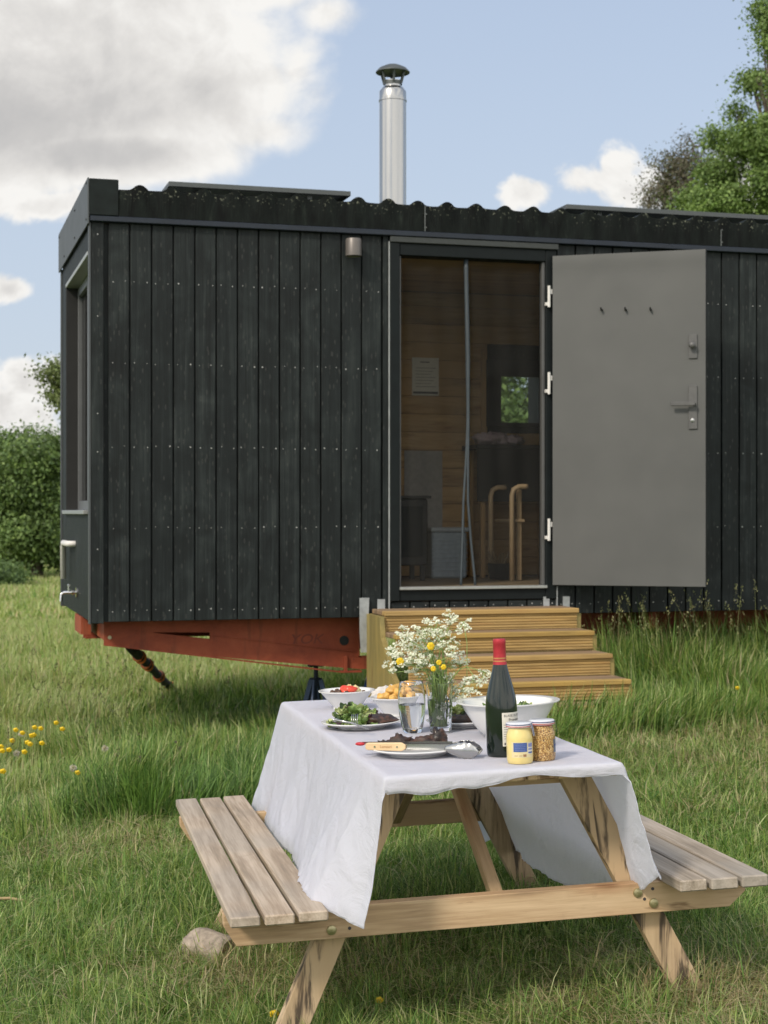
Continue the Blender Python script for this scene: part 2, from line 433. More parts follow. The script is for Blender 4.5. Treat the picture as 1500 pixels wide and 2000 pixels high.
M_CHAR = charred()
M_FLASH = plain('blue_black_flashing', (.012, .018, .030), .5, .1, .2, 12)
M_FASC = plain('black_metal_sheet', (.010, .014, .014), .7, .0, .45, 9, .001, spec=.2)
M_VERGE = plain('grey_verge_flashing', (.065, .072, .076), .5, .2, .12, 6)
M_FRAME = plain('dark_frame_paint', (.007, .010, .011), .6, 0, .2, 20, spec=.2)
M_ALU = plain('brushed_aluminium', (.42, .43, .42), .4, .7, .1, 60)
M_GALV = plain('galvanised_steel', (.36, .38, .39), .55, .35, .18, 25)
M_NAIL = plain('bright_nail', (.42, .42, .41), .4, .4, .1, 50)
M_RED = None
M_DOOR = plain('grey_door_paint', (.084, .086, .085), .52, 0, .10, 1.8, .0)
M_DGREY = plain('grey_ironmongery', (.10, .10, .10), .45, .2, .1, 40)
M_BLACK = plain('black_paint', (.012, .012, .012), .6, 0, .2, 20)
M_WHITE = plain('white_plastic', (.68, .66, .64), .45, 0, .06, 20)
M_STEEL = plain('stainless_steel', (.46, .46, .45), .24, 1, .02, 1.2)
M_CHROME = plain('chrome', (.7, .7, .7), .2, 1, .05, 5)
M_CAPM = plain('flue_cap_metal', (.10, .11, .11), .5, .5, .1, 10)
M_DECK = wood('treated_deck_wood', (.47, .325, .135), (.29, .19, .072), knots=.5, grain=.8)
M_DECKEDGE = wood('treated_wood_yellow_edge', (.45, .31, .10), (.30, .20, .065), knots=.35, grain=.6)
M_DECKTOP = wood('grey_brown_deck_top', (.30, .21, .13), (.20, .14, .09), knots=.3, grain=.8)  # treads darker and greyer than the risers
M_STRING = wood('olive_treated_wood', (.34, .27, .10), (.22, .18, .07), knots=.2, grain=.7)
M_PINE = wood('picnic_pine', (.64, .48, .31), (.43, .295, .175), knots=.65, knotcol=(.36, .13, .035), grain=.75, stain=(.17, .10, .05), stain_amt=.2)
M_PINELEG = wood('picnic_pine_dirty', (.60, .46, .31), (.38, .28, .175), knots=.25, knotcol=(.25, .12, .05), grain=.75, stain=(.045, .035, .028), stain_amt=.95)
M_SEAT = wood('weathered_seat_pine', (.56, .465, .37), (.345, .27, .20), knots=.22, knotcol=(.30, .2, .13), grain=1.0, grey=.35)
M_SEATR = wood('grey_seat_pine', (.50, .43, .36), (.30, .25, .195), knots=.22, knotcol=(.2, .13, .09), grain=1.0, grey=.5)
M_BROWNW = wood('brown_underside_wood', (.26, .20, .12), (.17, .13, .08), knots=.2, grain=.7)  # darker brown wood for the cabin floor and kindling
M_INT = wood('interior_pine_boards', (.52, .34, .15), (.33, .205, .09), knots=.4, grain=.5)
M_BENT = plain('bent_birch', (.62, .45, .26), .45, 0, .1, 15)
def redpaint():
    m, N, p, o = mat('red_oxide_paint'); co = N.n('ShaderNodeTexCoord').outputs['Object']
    n1 = N.noise(co, 3.2, 6, .68, .4); n2 = N.noise(co, 38, 5, .7, .3)
    mp = N.n('ShaderNodeMapping'); N.link(co, mp.inputs[0]); mp.inputs['Scale'].default_value = (14, 14, 1.6); n3 = N.noise(mp.outputs[0], 1, 4, .6)
    c = N.ramp(n1, [(.32, (.20, .042, .022)), (.5, (.29, .066, .031)), (.7, (.36, .092, .042))])
    c = N.mix(N.m('MULTIPLY', N.smooth(n3, .56, .70), .45), c, (.10, .035, .022, 1))
    c = N.mix(N.smooth(n2, .68, .72), c, (.07, .035, .025, 1))
    N.link(c, p.inputs['Base Color']); N.put(p.inputs['Roughness'], N.m('MULTIPLY_ADD', n2, .4, .4)); p.inputs['Specular IOR Level'].default_value = .3
    b = N.n('ShaderNodeBump'); b.inputs['Distance'].default_value = .002; N.link(n2, b.inputs['Height']); N.link(b.outputs[0], p.inputs['Normal'])
    return m
M_RED = redpaint()
M_LINEN = clothmat()
M_NET = netmat()
M_GLASS = glassmat('clear_glass')
M_WATER = glassmat('still_water', (.96, .98, 1), 0, 1.33)
M_PANE = glassmat('window_pane', (.9, .94, .92), thin=True)
M_CHINA = plain('white_china', (.74, .74, .73), .22, 0, .02, 10, coat=.3)
M_BOTTLE = plain('dark_bottle_glass', (.006, .012, .008), .16, 0, .2, 20, coat=.4, spec=.5)
M_FOIL = plain('red_foil', (.46, .035, .05), .38, .35, .1, 60)
M_LABEL = plain('cream_label_paper', (.66, .64, .57), .75, 0, .05, 60)
M_INK = plain('dark_ink', (.05, .045, .05), .7, 0, .1, 40)
M_GREENDK = plain('dark_green_plastic', (.02, .05, .035), .5, 0, .1, 40)

# ------------------------------------------------------------------ terrain
def ground_z(x, y):
    """height of the meadow in world z (camera eye at 1.30): falls to the left and slowly away behind the cabin"""
    s = 1.5 * math.tanh(x / 1.5)
    h = -1.335 + .095 * s
    if y > 12: h -= .0125 * (y - 12)
    if y > 70: h += .0125 * (y - 70) - .004 * (y - 70)
    h += .025 * noise.noise(Vector((x * .55, y * .55, 0))) + .012 * noise.noise(Vector((x * 2.3, y * 2.3, 4)))
    return h + CZ
def ground_np(x, y):
    s = 1.5 * np.tanh(x / 1.5); h = -1.335 + .095 * s - .0125 * np.maximum(y - 12, 0) + .0085 * np.maximum(y - 70, 0)
    return h + CZ
def ss(v, a, b):
    t = np.clip((np.asarray(v, float) - a) / (b - a), 0, 1); return t * t * (3 - 2 * t)
def gz(x, y):
    x = np.asarray(x, float); y = np.asarray(y, float)
    h = -1.335 + .095 * 1.5 * np.tanh(x / 1.5) + .09 * ss(y, 5.5, 9) * ss(x, -.5, 1.2)
    h = h - .0125 * np.maximum(y - 12, 0) + .0085 * np.maximum(y - 70, 0)
    return h + CZ

CM = Matrix.Translation((-1.6828, 9.3516, .666)) @ Matrix.Rotation(.2789, 4, 'Z')
TM = Matrix.Translation((.2985, 3.9127, .3757)) @ Matrix.Rotation(.1992, 4, 'Z') @ Matrix.Rotation(-.0158, 4, 'X') @ Matrix.Rotation(-.0286, 4, 'Y')
CI = CM.inverted(); TI = TM.inverted()

def text_mesh(body, size, extrude=0.0):
    cu = bpy.data.curves.new('t', 'FONT'); cu.body = body; cu.size = size; cu.align_x = 'CENTER'; cu.align_y = 'CENTER'; cu.extrude = extrude
    cu.resolution_u = 3
    ob = bpy.data.objects.new('t', cu); COL.objects.link(ob)
    dg = bpy.context.evaluated_depsgraph_get(); me = bpy.data.meshes.new_from_object(ob.evaluated_get(dg))
    vs = [v.co.copy() for v in me.vertices]; fs = [tuple(p.vertices) for p in me.polygons]
    bpy.data.objects.remove(ob); bpy.data.curves.remove(cu); bpy.data.meshes.remove(me)
    return vs, fs

# ------------------------------------------------------------------ ground
def build_ground():
    xs = np.concatenate([-np.geomspace(400, 6, 30), np.linspace(-5.5, 5.5, 56), np.geomspace(6, 400, 30)])
    ys = np.concatenate([[-60, -30, -12, -5], np.linspace(-2, 16, 91), np.geomspace(17, 700, 60)])
    X, Y = np.meshgrid(xs, ys, indexing='ij')
    Z = gz(X, Y) - np.maximum(Y - 300, 0) * .0
    V = np.stack([X, Y, Z], -1).reshape(-1, 3)
    nx, ny = len(xs), len(ys)
    a = (np.arange(nx - 1)[:, None] * ny + np.arange(ny - 1)[None]).ravel()
    F = np.stack([a, a + ny, a + ny + 1, a + 1], -1)
    m, N, p, o = mat('meadow_soil_and_thatch')
    co = N.n('ShaderNodeNewGeometry').outputs['Position']
    n1 = N.noise(co, 1.3, 5, .6); n2 = N.noise(co, 26, 4, .65); n3 = N.noise(co, .22, 3, .5)
    near = N.ramp(n2, [(.3, (.060, .095, .028)), (.5, (.125, .175, .055)), (.72, (.24, .27, .11))])
    far = N.ramp(N.m('ADD', N.m('MULTIPLY', n1, .5), N.m('MULTIPLY', n3, .5)), [(.35, (.12, .17, .050)), (.65, (.21, .25, .085))])
    sy = N.n('ShaderNodeSeparateXYZ'); N.link(co, sy.inputs[0])
    N.link(N.mix(N.smooth(sy.outputs[1], 12, 30), near, far), p.inputs['Base Color']); p.inputs['Roughness'].default_value = .95; p.inputs['Specular IOR Level'].default_value = .1
    g = fast_mesh('ground', V, F, np.zeros((0, 3), int), m, smooth=True)
    tag(g, kind='structure')
build_ground()

# ------------------------------------------------------------------ grass
rng = np.random.default_rng(11)
_tab = rng.random((64, 64))
def vnoise(x, y, s):
    x = np.asarray(x) * s; y = np.asarray(y) * s
    xi = np.floor(x).astype(int); yi = np.floor(y).astype(int); fx = x - xi; fy = y - yi
    fx = fx * fx * (3 - 2 * fx); fy = fy * fy * (3 - 2 * fy)
    A = _tab[xi % 64, yi % 64]; B = _tab[(xi + 1) % 64, yi % 64]; C_ = _tab[xi % 64, (yi + 1) % 64]; D = _tab[(xi + 1) % 64, (yi + 1) % 64]
    return A * (1-fx) * (1-fy) + B * fx * (1-fy) + C_ * (1-fx) * fy + D * fx * fy

STEPX0, STEPX1 = 1.658, 2.897
def in_cabin(x, y, m=0.0):
    c, s = math.cos(.2789), math.sin(.2789)
    lx = (x + 1.6828) * c + (y - 9.3516) * s; ly = -(x + 1.6828) * s + (y - 9.3516) * c
    return lx, ly

def blade_arrays(x, y, h, w, lean, az, col, bend=1.0, z0=None, rows=3):
    """bent tapering blades; returns V, quads, tris, colours"""
    n = len(x); z = gz(x, y) if z0 is None else z0
    dx, dy = np.cos(az), np.sin(az); px_, py_ = -dy, dx
    tw = rng.uniform(-.9, .9, n); px2 = px_ * np.cos(tw) + dx * np.sin(tw); py2 = py_ * np.cos(tw) + dy * np.sin(tw)
    V = np.zeros((n, 2 * rows + 1, 3), 'f')
    ts = np.linspace(0, 1, rows + 1)
    for k in range(rows + 1):
        t = ts[k]; off = lean * h * t ** (1.0 + bend); hh = h * t * (1 - .42 * np.clip(lean, 0, 1.6) * t ** 1.5)
        cx = x + dx * off; cy = y + dy * off; cz = z + hh
        if k < rows:
            ww = w * np.minimum(1, .55 + 1.2 * t) * (1 - .6 * t) * .6
            V[:, 2*k] = np.stack([cx - px2 * ww, cy - py2 * ww, cz], -1); V[:, 2*k+1] = np.stack([cx + px2 * ww, cy + py2 * ww, cz], -1)
        else: V[:, 2*k] = np.stack([cx, cy, cz], -1)
    base = (np.arange(n) * (2 * rows + 1))[:, None]
    Q = np.concatenate([base + np.array([2*k, 2*k+1, 2*k+3, 2*k+2]) for k in range(rows - 1)]).reshape(-1, 4)
    T = base + np.array([2*rows-2, 2*rows-1, 2*rows])
    return V.reshape(-1, 3), Q, T, np.repeat(col, 2 * rows + 1, 0)

def palette(n, weights, cols, var=.18):
    i = rng.choice(len(cols), n, p=np.array(weights) / sum(weights)); c = np.array(cols)[i]
    return np.clip(c * rng.uniform(1 - var, 1 + var, (n, 1)) * rng.uniform(.94, 1.06, (n, 3)), 0, 1)

GREEN = (.180, .305, .075); DEEP = (.078, .155, .034); YG = (.315, .410, .120); PALE = (.48, .52, .25); STRAW = (.52, .45, .27); DRY = (.36, .29, .17)

def longmask(x, y):
    """1 where the meadow is unmown"""
    lx, ly = in_cabin(x, y)
    w = .35 * (vnoise(x, y, 1.7) - .5)
    left = ss(y + w - .12 * np.maximum(x + .2, 0), 7.15, 7.5) * (1 - ss(x, .2, .9))
    right = ss(-ly - w * .9, 1.15, .75) * ss(lx, 2.8, 3.1)
    right = np.maximum(right, ss(-np.abs(lx - 2.75), -.85, -.45) * ss(-np.abs(ly + 1.62), -.36, -.22))
    under = ss(-ly, 1.3, .7) * (1 - ss(lx, 2.8, 3.0)) * .8
    wleft = ss(y + w, 6.6, 7.4) * (1 - ss(x, -1.9, -1.3))
    return np.maximum.reduce([left, right, under, wleft])

def build_grass():
    parts = []
    def scatter(n, y0, y1, spread=.8, k=.27, pw=1.0):
        y = y0 + (y1 - y0) * rng.random(n) ** pw
        x = (rng.random(n) * 2 - 1) * (k * y + spread)
        return x, y
    def keep(x, y):
        lx, ly = in_cabin(x, y)
        ok = ~((lx > STEPX0 - .03) & (lx < STEPX1 + .03) & (ly > -1.30) & (ly < .1))
        ok &= ~((lx > 0) & (ly > 1.0) & (rng.random(len(x)) < .85) & (ly < 2.2))
        return ok
    # short mown turf and clippings, near to far
    for y0, y1, n, w in ((2.4, 5.2, 180000, .0034), (5.2, 8.2, 170000, .0042), (8.2, 12.5, 150000, .0058)):
        x, y = scatter(n, y0, y1, .85, .28)
        L = longmask(x, y); ok = keep(x, y) & (rng.random(n) > L * .6); x, y, L = x[ok], y[ok], L[ok]; n = len(x)
        cl = vnoise(x, y, 5.0) * .6 + vnoise(x + 9, y, 14) * .4; pat = vnoise(x + 3, y + 7, 1.1)
        h = (.026 + .092 * rng.random(n) ** 1.3) * (.40 + 1.35 * cl)
        az = rng.uniform(0, 2 * np.pi, n); az = np.where(rng.random(n) < .35, vnoise(x, y, 4) * 14 + rng.normal(0, .6, n), az)
        lean = rng.gamma(2.2, .38, n)
        c = palette(n, (3.8, 2.2, 3.0, 1.2, .40), (GREEN, DEEP, YG, PALE, STRAW))
        dry = (rng.random(n) < ss(pat, .55, .85) * .34 + .62 * ss(x, .25, .9) * ss(-y, -4.75, -4.25) * ss(vnoise(x, y, 3.1), .25, .6) + .25 * ss(x, .9, 1.4) * ss(-np.abs(y - 6.6), -.8, -.2) * ss(vnoise(x, y, 2.3), .4, .7)); c[dry] = palette(int(dry.sum()), (1, 1, .5), (STRAW, DRY, PALE))
        parts.append(blade_arrays(x, y, h, w * rng.uniform(.6, 1.4, n), lean, az, c, rows=2))
    # cut straws lying in the turf
    for y0, y1, n, w in ((2.4, 5.4, 30000, .0026), (5.4, 9.6, 14000, .0034)):
        x, y = scatter(n, y0, y1, .55, .26); L = longmask(x, y)
        pat = vnoise(x + 3, y + 7, 1.1) + .5 * ss(x, -.1, 1.0) * ss(-y, -5.2, -4.3)
        ok = keep(x, y) & (rng.random(n) < .14 + 1.1 * ss(pat, .48, .9)) & (L < .4); x, y = x[ok], y[ok]; n = len(x)
        h = rng.uniform(.02, .05, n); lean = rng.uniform(1.5, 5.0, n); az = rng.uniform(0, 6.283, n)
        c = palette(n, (2, 1.2, .8, .5), (STRAW, DRY, PALE, (.5, .45, .28)))
        V, Q, T, cc = blade_arrays(x, y, h, w * rng.uniform(.6, 1.3, n), lean, az, c, bend=.15, rows=3, z0=gz(x, y) + rng.uniform(.005, .060, n))
        parts.append((V, Q, T, cc))
    # taller thin blades standing in the turf
    x, y = scatter(9000, 2.4, 9, .55, .26); ok = keep(x, y) & (vnoise(x, y, 3) > .42); x, y = x[ok], y[ok]; n = len(x)
    parts.append(blade_arrays(x, y, rng.uniform(.07, .17, n), rng.uniform(.003, .005, n), rng.gamma(2, .35, n), rng.uniform(0, 6.28, n), palette(n, (3, 2, 1.5, 1), (GREEN, YG, PALE, STRAW)), rows=3))
    # clover and dock leaves low in the turf
    x, y = scatter(9000, 2.4, 8.5, .5, .26); ok = keep(x, y) & (vnoise(x + 5, y, 2.2) > .55); x, y = x[ok], y[ok]; n = len(x)
    parts.append(blade_arrays(x, y, rng.uniform(.02, .05, n), rng.uniform(.012, .022, n), rng.uniform(.5, 1.5, n), rng.uniform(0, 6.28, n), palette(n, (1, 1), (GREEN, (.06, .13, .03))), rows=2))
    n = 170; x, y = scatter(n, 2.6, 7.5, .4, .25); ok = keep(x, y) & (longmask(x, y) < .3); x, y = x[ok], y[ok]
    x = np.append(x, [.60, .63, .70]); y = np.append(y, [3.95, 4.02, 4.1]); n = len(x); x = np.repeat(x, 6); y = np.repeat(y, 6); n *= 6; x = x + rng.normal(0, .008, n); y = y + rng.normal(0, .008, n)
    parts.append(blade_arrays(x, y, rng.uniform(.045, .095, n), rng.uniform(.016, .030, n), rng.uniform(.5, 1.6, n), rng.uniform(0, 6.28, n), palette(n, (2, 1, 1), (GREEN, (.12, .23, .05), YG)), rows=3, bend=.6))
    # unmown grass
    for y0, y1, n, w in ((6.4, 9.2, 95000, .0062), (9.2, 13.5, 120000, .0075)):
        x, y = scatter(n, y0, y1, .9, .29); L = longmask(x, y); ok = keep(x, y) & (rng.random(n) < L); x, y, L = x[ok], y[ok], L[ok]; n = len(x)
        lx, ly = in_cabin(x, y)
        cl = vnoise(x, y, 3.0) * .6 + vnoise(x + 9, y, 8) * .4
        H = np.where(lx > 2.85, .26 + .30 * ss(-ly, 1.1, .1), .26)
        H = np.where((ly > -.35) & (lx < 2.8) & (lx > 0), .17, H)
        H = np.where((lx > 1.8) & (ly < -1.3) & (ly > -2.1), .25, H)
        H = np.where((x < -1.25) & (y < 9), .17, H)
        H = np.where((x < -.1) & (y < 8.6) & (x > -1.55), .30, H)
        h = H * (.45 + .6 * rng.random(n)) * (.55 + .9 * cl)
        deepz = ss(-np.abs(x + .75), -.85, -.45) * ss(-np.abs(y - 7.7), -.7, -.3)
        c = palette(n, (3, 2.0, 2.2, 1.0, .25), (GREEN, DEEP, YG, PALE, STRAW))
        dk = rng.random(n) < .75 * deepz; c[dk] = palette(int(dk.sum()), (2, 3), (GREEN, DEEP))
        yl = rng.random(n) < .7 * ss(-x, 1.4, 2.2); c[yl] = palette(int(yl.sum()), (1.2, 2, .6), (YG, PALE, STRAW))
        parts.append(blade_arrays(x, y, h, w * rng.uniform(.6, 1.3, n), rng.gamma(2.2, .22, n), vnoise(x, y, 1.3) * 9 + rng.normal(0, .9, n), c, rows=3))
    # the open field beyond
    for y0, y1, n, w, hh in ((12.0, 24, 120000, .013, .20), (24, 60, 130000, .035, .26)):
        y = y0 + (y1 - y0) * rng.random(n); x = -.20 * y + (rng.random(n) * 2 - 1) * (.16 * y + 1.5)
        h = hh * (.35 + .7 * rng.random(n)) * (.5 + vnoise(x, y, .8))
        c = palette(n, (.8, 2.6, 3, 1.0), (GREEN, YG, PALE, STRAW))
        parts.append(blade_arrays(x, y, h, w * rng.uniform(.6, 1.3, n), rng.gamma(2, .25, n), rng.uniform(0, 6.28, n), c, rows=2))
    # seed heads: thin stalks carrying loose panicles
    def stalks(x, y, h, dark=False):
        n = len(x); az = rng.uniform(0, 6.28, n); lean = rng.uniform(.05, .35, n)
        sc = (.10, .13, .05) if dark else (.36, .38, .16)
        c = palette(n, (1,), (sc,))
        parts.append(blade_arrays(x, y, h, np.full(n, .0028), lean, az, c, rows=3))
        z = gz(x, y)
        for k in range(16):
            t = rng.uniform(.80, 1.0, n); r = .022 * (1.05 - t) * 5 * rng.random(n)
            a2 = rng.uniform(0, 6.28, n)
            off = lean * h * t ** 2; bx_ = x + np.cos(az) * off + np.cos(a2) * r; by_ = y + np.sin(az) * off + np.sin(a2) * r
            bz_ = z + h * t * (1 - .42 * lean * t ** 1.5)
            cc = palette(n, (1, 1), ((.40, .38, .20), (.30, .33, .15)) if not dark else ((.10, .09, .06), (.14, .14, .07)))
            parts.append(blade_arrays(bx_, by_, rng.uniform(.010, .018, n), rng.uniform(.004, .007, n), rng.uniform(.2, 1.2, n), rng.uniform(0, 6.28, n), cc, rows=2, z0=bz_))
    n = 150; lx = rng.uniform(2.95, 6, n); ly = rng.uniform(-.75, -.1, n)
    P_ = np.array([(CM @ Vector((a, b, 0)))[:2] for a, b in zip(lx, ly)])
    stalks(P_[:, 0], P_[:, 1], rng.uniform(.42, .78, n))
    x, y = rng.uniform(-2.6, -.9, 70), rng.uniform(7.5, 12, 70); stalks(x, y, rng.uniform(.3, .48, 70), True)
    x, y = rng.uniform(-5, -1.8, 150), rng.uniform(9, 17, 150); stalks(x, y, rng.uniform(.3, .5, 150), True)
    V = np.concatenate([p[0] for p in parts]); o = 0; Q = []; T = []
    for p in parts: Q.append(p[1] + o); T.append(p[2] + o); o += len(p[0])
    g = fast_mesh('grass', V, np.concatenate(Q), np.concatenate(T), leafmat('grass_blade', .45, .5, .4), np.concatenate([p[3] for p in parts]))
    tag(g, 'green meadow grass, mown with straw clippings in front and long round the cabin', 'grass', kind='stuff')
build_grass()

# ------------------------------------------------------------------ trees
M_LEAF = leafmat('tree_leaf', .30, .5, .3)
M_BARK = plain('bark', (.11, .09, .07), .9, 0, .35, 9, .01)
def tree(name, label, base, lobes, n, leaf, cols, trunk_h, trunk_r, seed, sparse=1.0, group=None, twigs=False):
    """lobes: (x,y,z,rx,ry,rz) relative to the base; leaf clumps fill the outer shell of every lobe"""
    r = np.random.default_rng(seed); b = np.array(base, float)
    t = thing(name, label, 'tree', Matrix.Translation(base), group)
    mb = MB()
    top = Vector((lobes[0][0] * .5, lobes[0][1] * .5, trunk_h))
    mb.tube([(0, 0, -.3), (trunk_r * .3, 0, trunk_h * .4), top], [trunk_r * 1.35, trunk_r, trunk_r * .6], 10)
    rr = random.Random(seed)
    for L in lobes[:14]:
        c = Vector(L[:3]); st = top * rr.uniform(.55, 1)
        mid = st.lerp(c, .5) + Vector((rr.uniform(-.3, .3), rr.uniform(-.3, .3), rr.uniform(-.1, .5)))
        mb.tube([st, mid, c], [trunk_r * .42, trunk_r * .25, trunk_r * .10], 6)
        for k in range(4):
            e = c + Vector((rr.uniform(-1, 1) * L[3], rr.uniform(-1, 1) * L[4], rr.uniform(-.6, 1) * L[5])) * .8
            mb.tube([mid.lerp(c, rr.random()), e], [trunk_r * .12, trunk_r * .03], 4)
    mb.build('trunk', M_BARK, t, smooth=True)
    vol = np.array([L[3] * L[4] * L[5] for L in lobes]) ** .67; w = vol / vol.sum()
    ncl = max(12, int(n / 70)); li = r.choice(len(lobes), ncl, p=w); La = np.array(lobes)[li]
    d = r.normal(size=(ncl, 3)); d /= np.linalg.norm(d, axis=1)[:, None]
    rad = r.uniform(.55, 1.08, ncl) ** .6
    cc = La[:, :3] + d * La[:, 3:6] * rad[:, None]
    csz = leaf * r.uniform(2.0, 4.2, ncl) * sparse
    if twigs:
        tw = MB()
        for i in range(ncl):
            c0 = Vector(La[i, :3]); e = Vector(cc[i]); m_ = c0.lerp(e, .5) + Vector(r.normal(0, .05, 3)); tw.tube([c0, m_, e], [.018, .011, .005], 4, cap=False)
        tw.build('twigs', M_BARK, t, M=t.matrix_world)
    ctone = r.uniform(.72, 1.25, ncl)
    ci = r.integers(0, ncl, n)
    q = r.normal(size=(n, 3)) * .55; P = cc[ci] + q * csz[ci][:, None] * np.array([1.15, 1.15, .7])
    out = d[ci] + r.normal(size=(n, 3)) * .7 + np.array([0, 0, .35]); out /= np.linalg.norm(out, axis=1)[:, None]
    a = np.cross(out, r.normal(size=(n, 3))); a /= np.linalg.norm(a, axis=1)[:, None]; bb = np.cross(out, a)
    s = leaf * r.uniform(.55, 1.25, n)[:, None]
    V = np.stack([P - a * s * .5, P - bb * s * .3 + out * s * .08, P + a * s * .5, P + bb * s * .3 + out * s * .08], 1).reshape(-1, 3)
    F = np.arange(4 * n).reshape(-1, 4)
    col = np.array(cols)[r.integers(0, len(cols), n)] * ctone[ci][:, None] * r.uniform(.8, 1.2, (n, 1))
    ob = fast_mesh('crown', V.astype('f'), F, np.zeros((0, 3), int), M_LEAF, np.repeat(np.clip(col, 0, 1), 4, 0))
    ob.parent = t
    return t

def lobes_in(n, cx, cy, cz, rx, ry, rz, r0, r1, seed):
    q = random.Random(seed); out = []
    for i in range(n):
        while True:
            p = Vector((q.uniform(-1, 1), q.uniform(-1, 1), q.uniform(-1, 1)))
            if .25 < p.length < 1: break
        s = q.uniform(r0, r1); out.append((cx + p.x * rx, cy + p.y * ry, cz + p.z * rz, s, s, s * q.uniform(.6, .9)))
    return out
G1 = [(.130, .200, .070), (.160, .240, .085), (.105, .170, .060)]
G2 = [(.165, .250, .075), (.215, .305, .095), (.130, .205, .062)]
def at(px_, d, z=None):
    x = (px_ - 750) / FPX * d; return (x, d, float(gz(x, d)) if z is None else z)
HEDGE = 'bushy trees at the far edge of the field'
tree('field_tree', 'round bushy green tree at the field edge beside the cabin wall', at(70, 44), lobes_in(24, 0, 0, 2.1, 1.95, 1.7, 1.75, .5, .85, 1), 110000, .115, G1 + G2, 1.2, .16, 3, group=HEDGE)
tree('field_tree', 'bushy green tree cut off by the left border of the photo', at(-95, 46), lobes_in(20, 0, 0, 1.9, 2.2, 1.8, 1.7, .55, .9, 2), 80000, .12, G1 + G2, 1.2, .15, 4, group=HEDGE)
tree('field_tree', 'bushy green tree standing behind the cabin, seen through its back window', at(1040, 34), lobes_in(30, 0, 0, 2.8, 4.0, 1.8, 1.8, .7, 1.1, 5), 70000, .13, G1 + G2, 1.8, .2, 6, group=HEDGE)
tree('field_tree', 'low dark bush under the tree at the left border', at(-8, 38), lobes_in(7, 0, 0, .28, .85, .6, .2, .28, .42, 9), 20000, .08, G1, .3, .05, 10, group=HEDGE)
tree('tall_tree', 'tall tree hidden behind the cabin with one branch showing past its corner', at(230, 34), [(-1.27, 0, 4.62, .26, .3, .20), (-1.22, 0, 4.15, .20, .25, .18), (-.95, 0, 4.7, .35, .4, .3), (-.95, .1, 4.1, .3, .35, .3)] + lobes_in(20, .7, 0, 4.3, .9, 1.5, 1.0, .38, .5, 12), 50000, .085, [(.16, .20, .07), (.13, .175, .06)], 2.6, .12, 13)
BIG = []
for px_, py_, rp in [(1500, 20, 26), (1530, 60, 45), (1545, 130, 50), (1488, 100, 20), (1480, 150, 22), (1560, 200, 50), (1500, 205, 26), (1475, 185, 18), (1550, 270, 60), (1495, 250, 36), (1455, 180, 8), (1540, 330, 60), (1470, 300, 44), (1420, 250, 28), (1440, 290, 34), (1490, 380, 55),
                     (1400, 345, 36), (1440, 370, 45), (1375, 380, 30), (1410, 420, 40), (1360, 420, 30), (1480, 440, 60), (1560, 420, 70), (1600, 150, 60), (1620, 300, 90), (1640, 40, 60), (1700, 200, 100), (1680, 400, 110), (1750, 60, 90), (1540, 510, 80), (1450, 500, 60), (1380, 490, 45), (1660, 560, 110)]:
    D = 26.0; bx_ = (1600 - 750) / FPX * D
    k = D / FPX; BIG.append(((px_ - 750) * k - bx_, rnd.uniform(-1.2, 1.2), (1000 - py_) * k + CZ - float(gz(bx_, D)), rp * k * .92, rp * k * 1.2, rp * k * .85))
tree('tall_tree', 'big dense green tree rising at the right behind the roof', at(1600, 26), BIG, 240000, .062, G2 + [(.13, .215, .050), (.17, .25, .065)], 5.5, .19, 21)
SP = []
for px_, py_, rp in [(1300, 340, 34), (1335, 320, 32), (1350, 290, 22), (1290, 375, 34), (1335, 365, 40), (1365, 330, 30), (1262, 392, 20), (1310, 410, 45), (1355, 410, 40)]:
    D = 31.0; bx_ = (1310 - 750) / FPX * D; k = D / FPX
    SP.append(((px_ - 750) * k - bx_, rnd.uniform(-.4, .4), (1000 - py_) * k + CZ - float(gz(bx_, D)), rp * k, rp * k, rp * k))
tree('thin_tree', 'thin sparse tree with small leaves left of the big dense tree', at(1310, 31), SP, 11000, .055, [(.15, .14, .10), (.13, .15, .08), (.17, .15, .11)], 5.0, .10, 33, sparse=1.5, twigs=True)

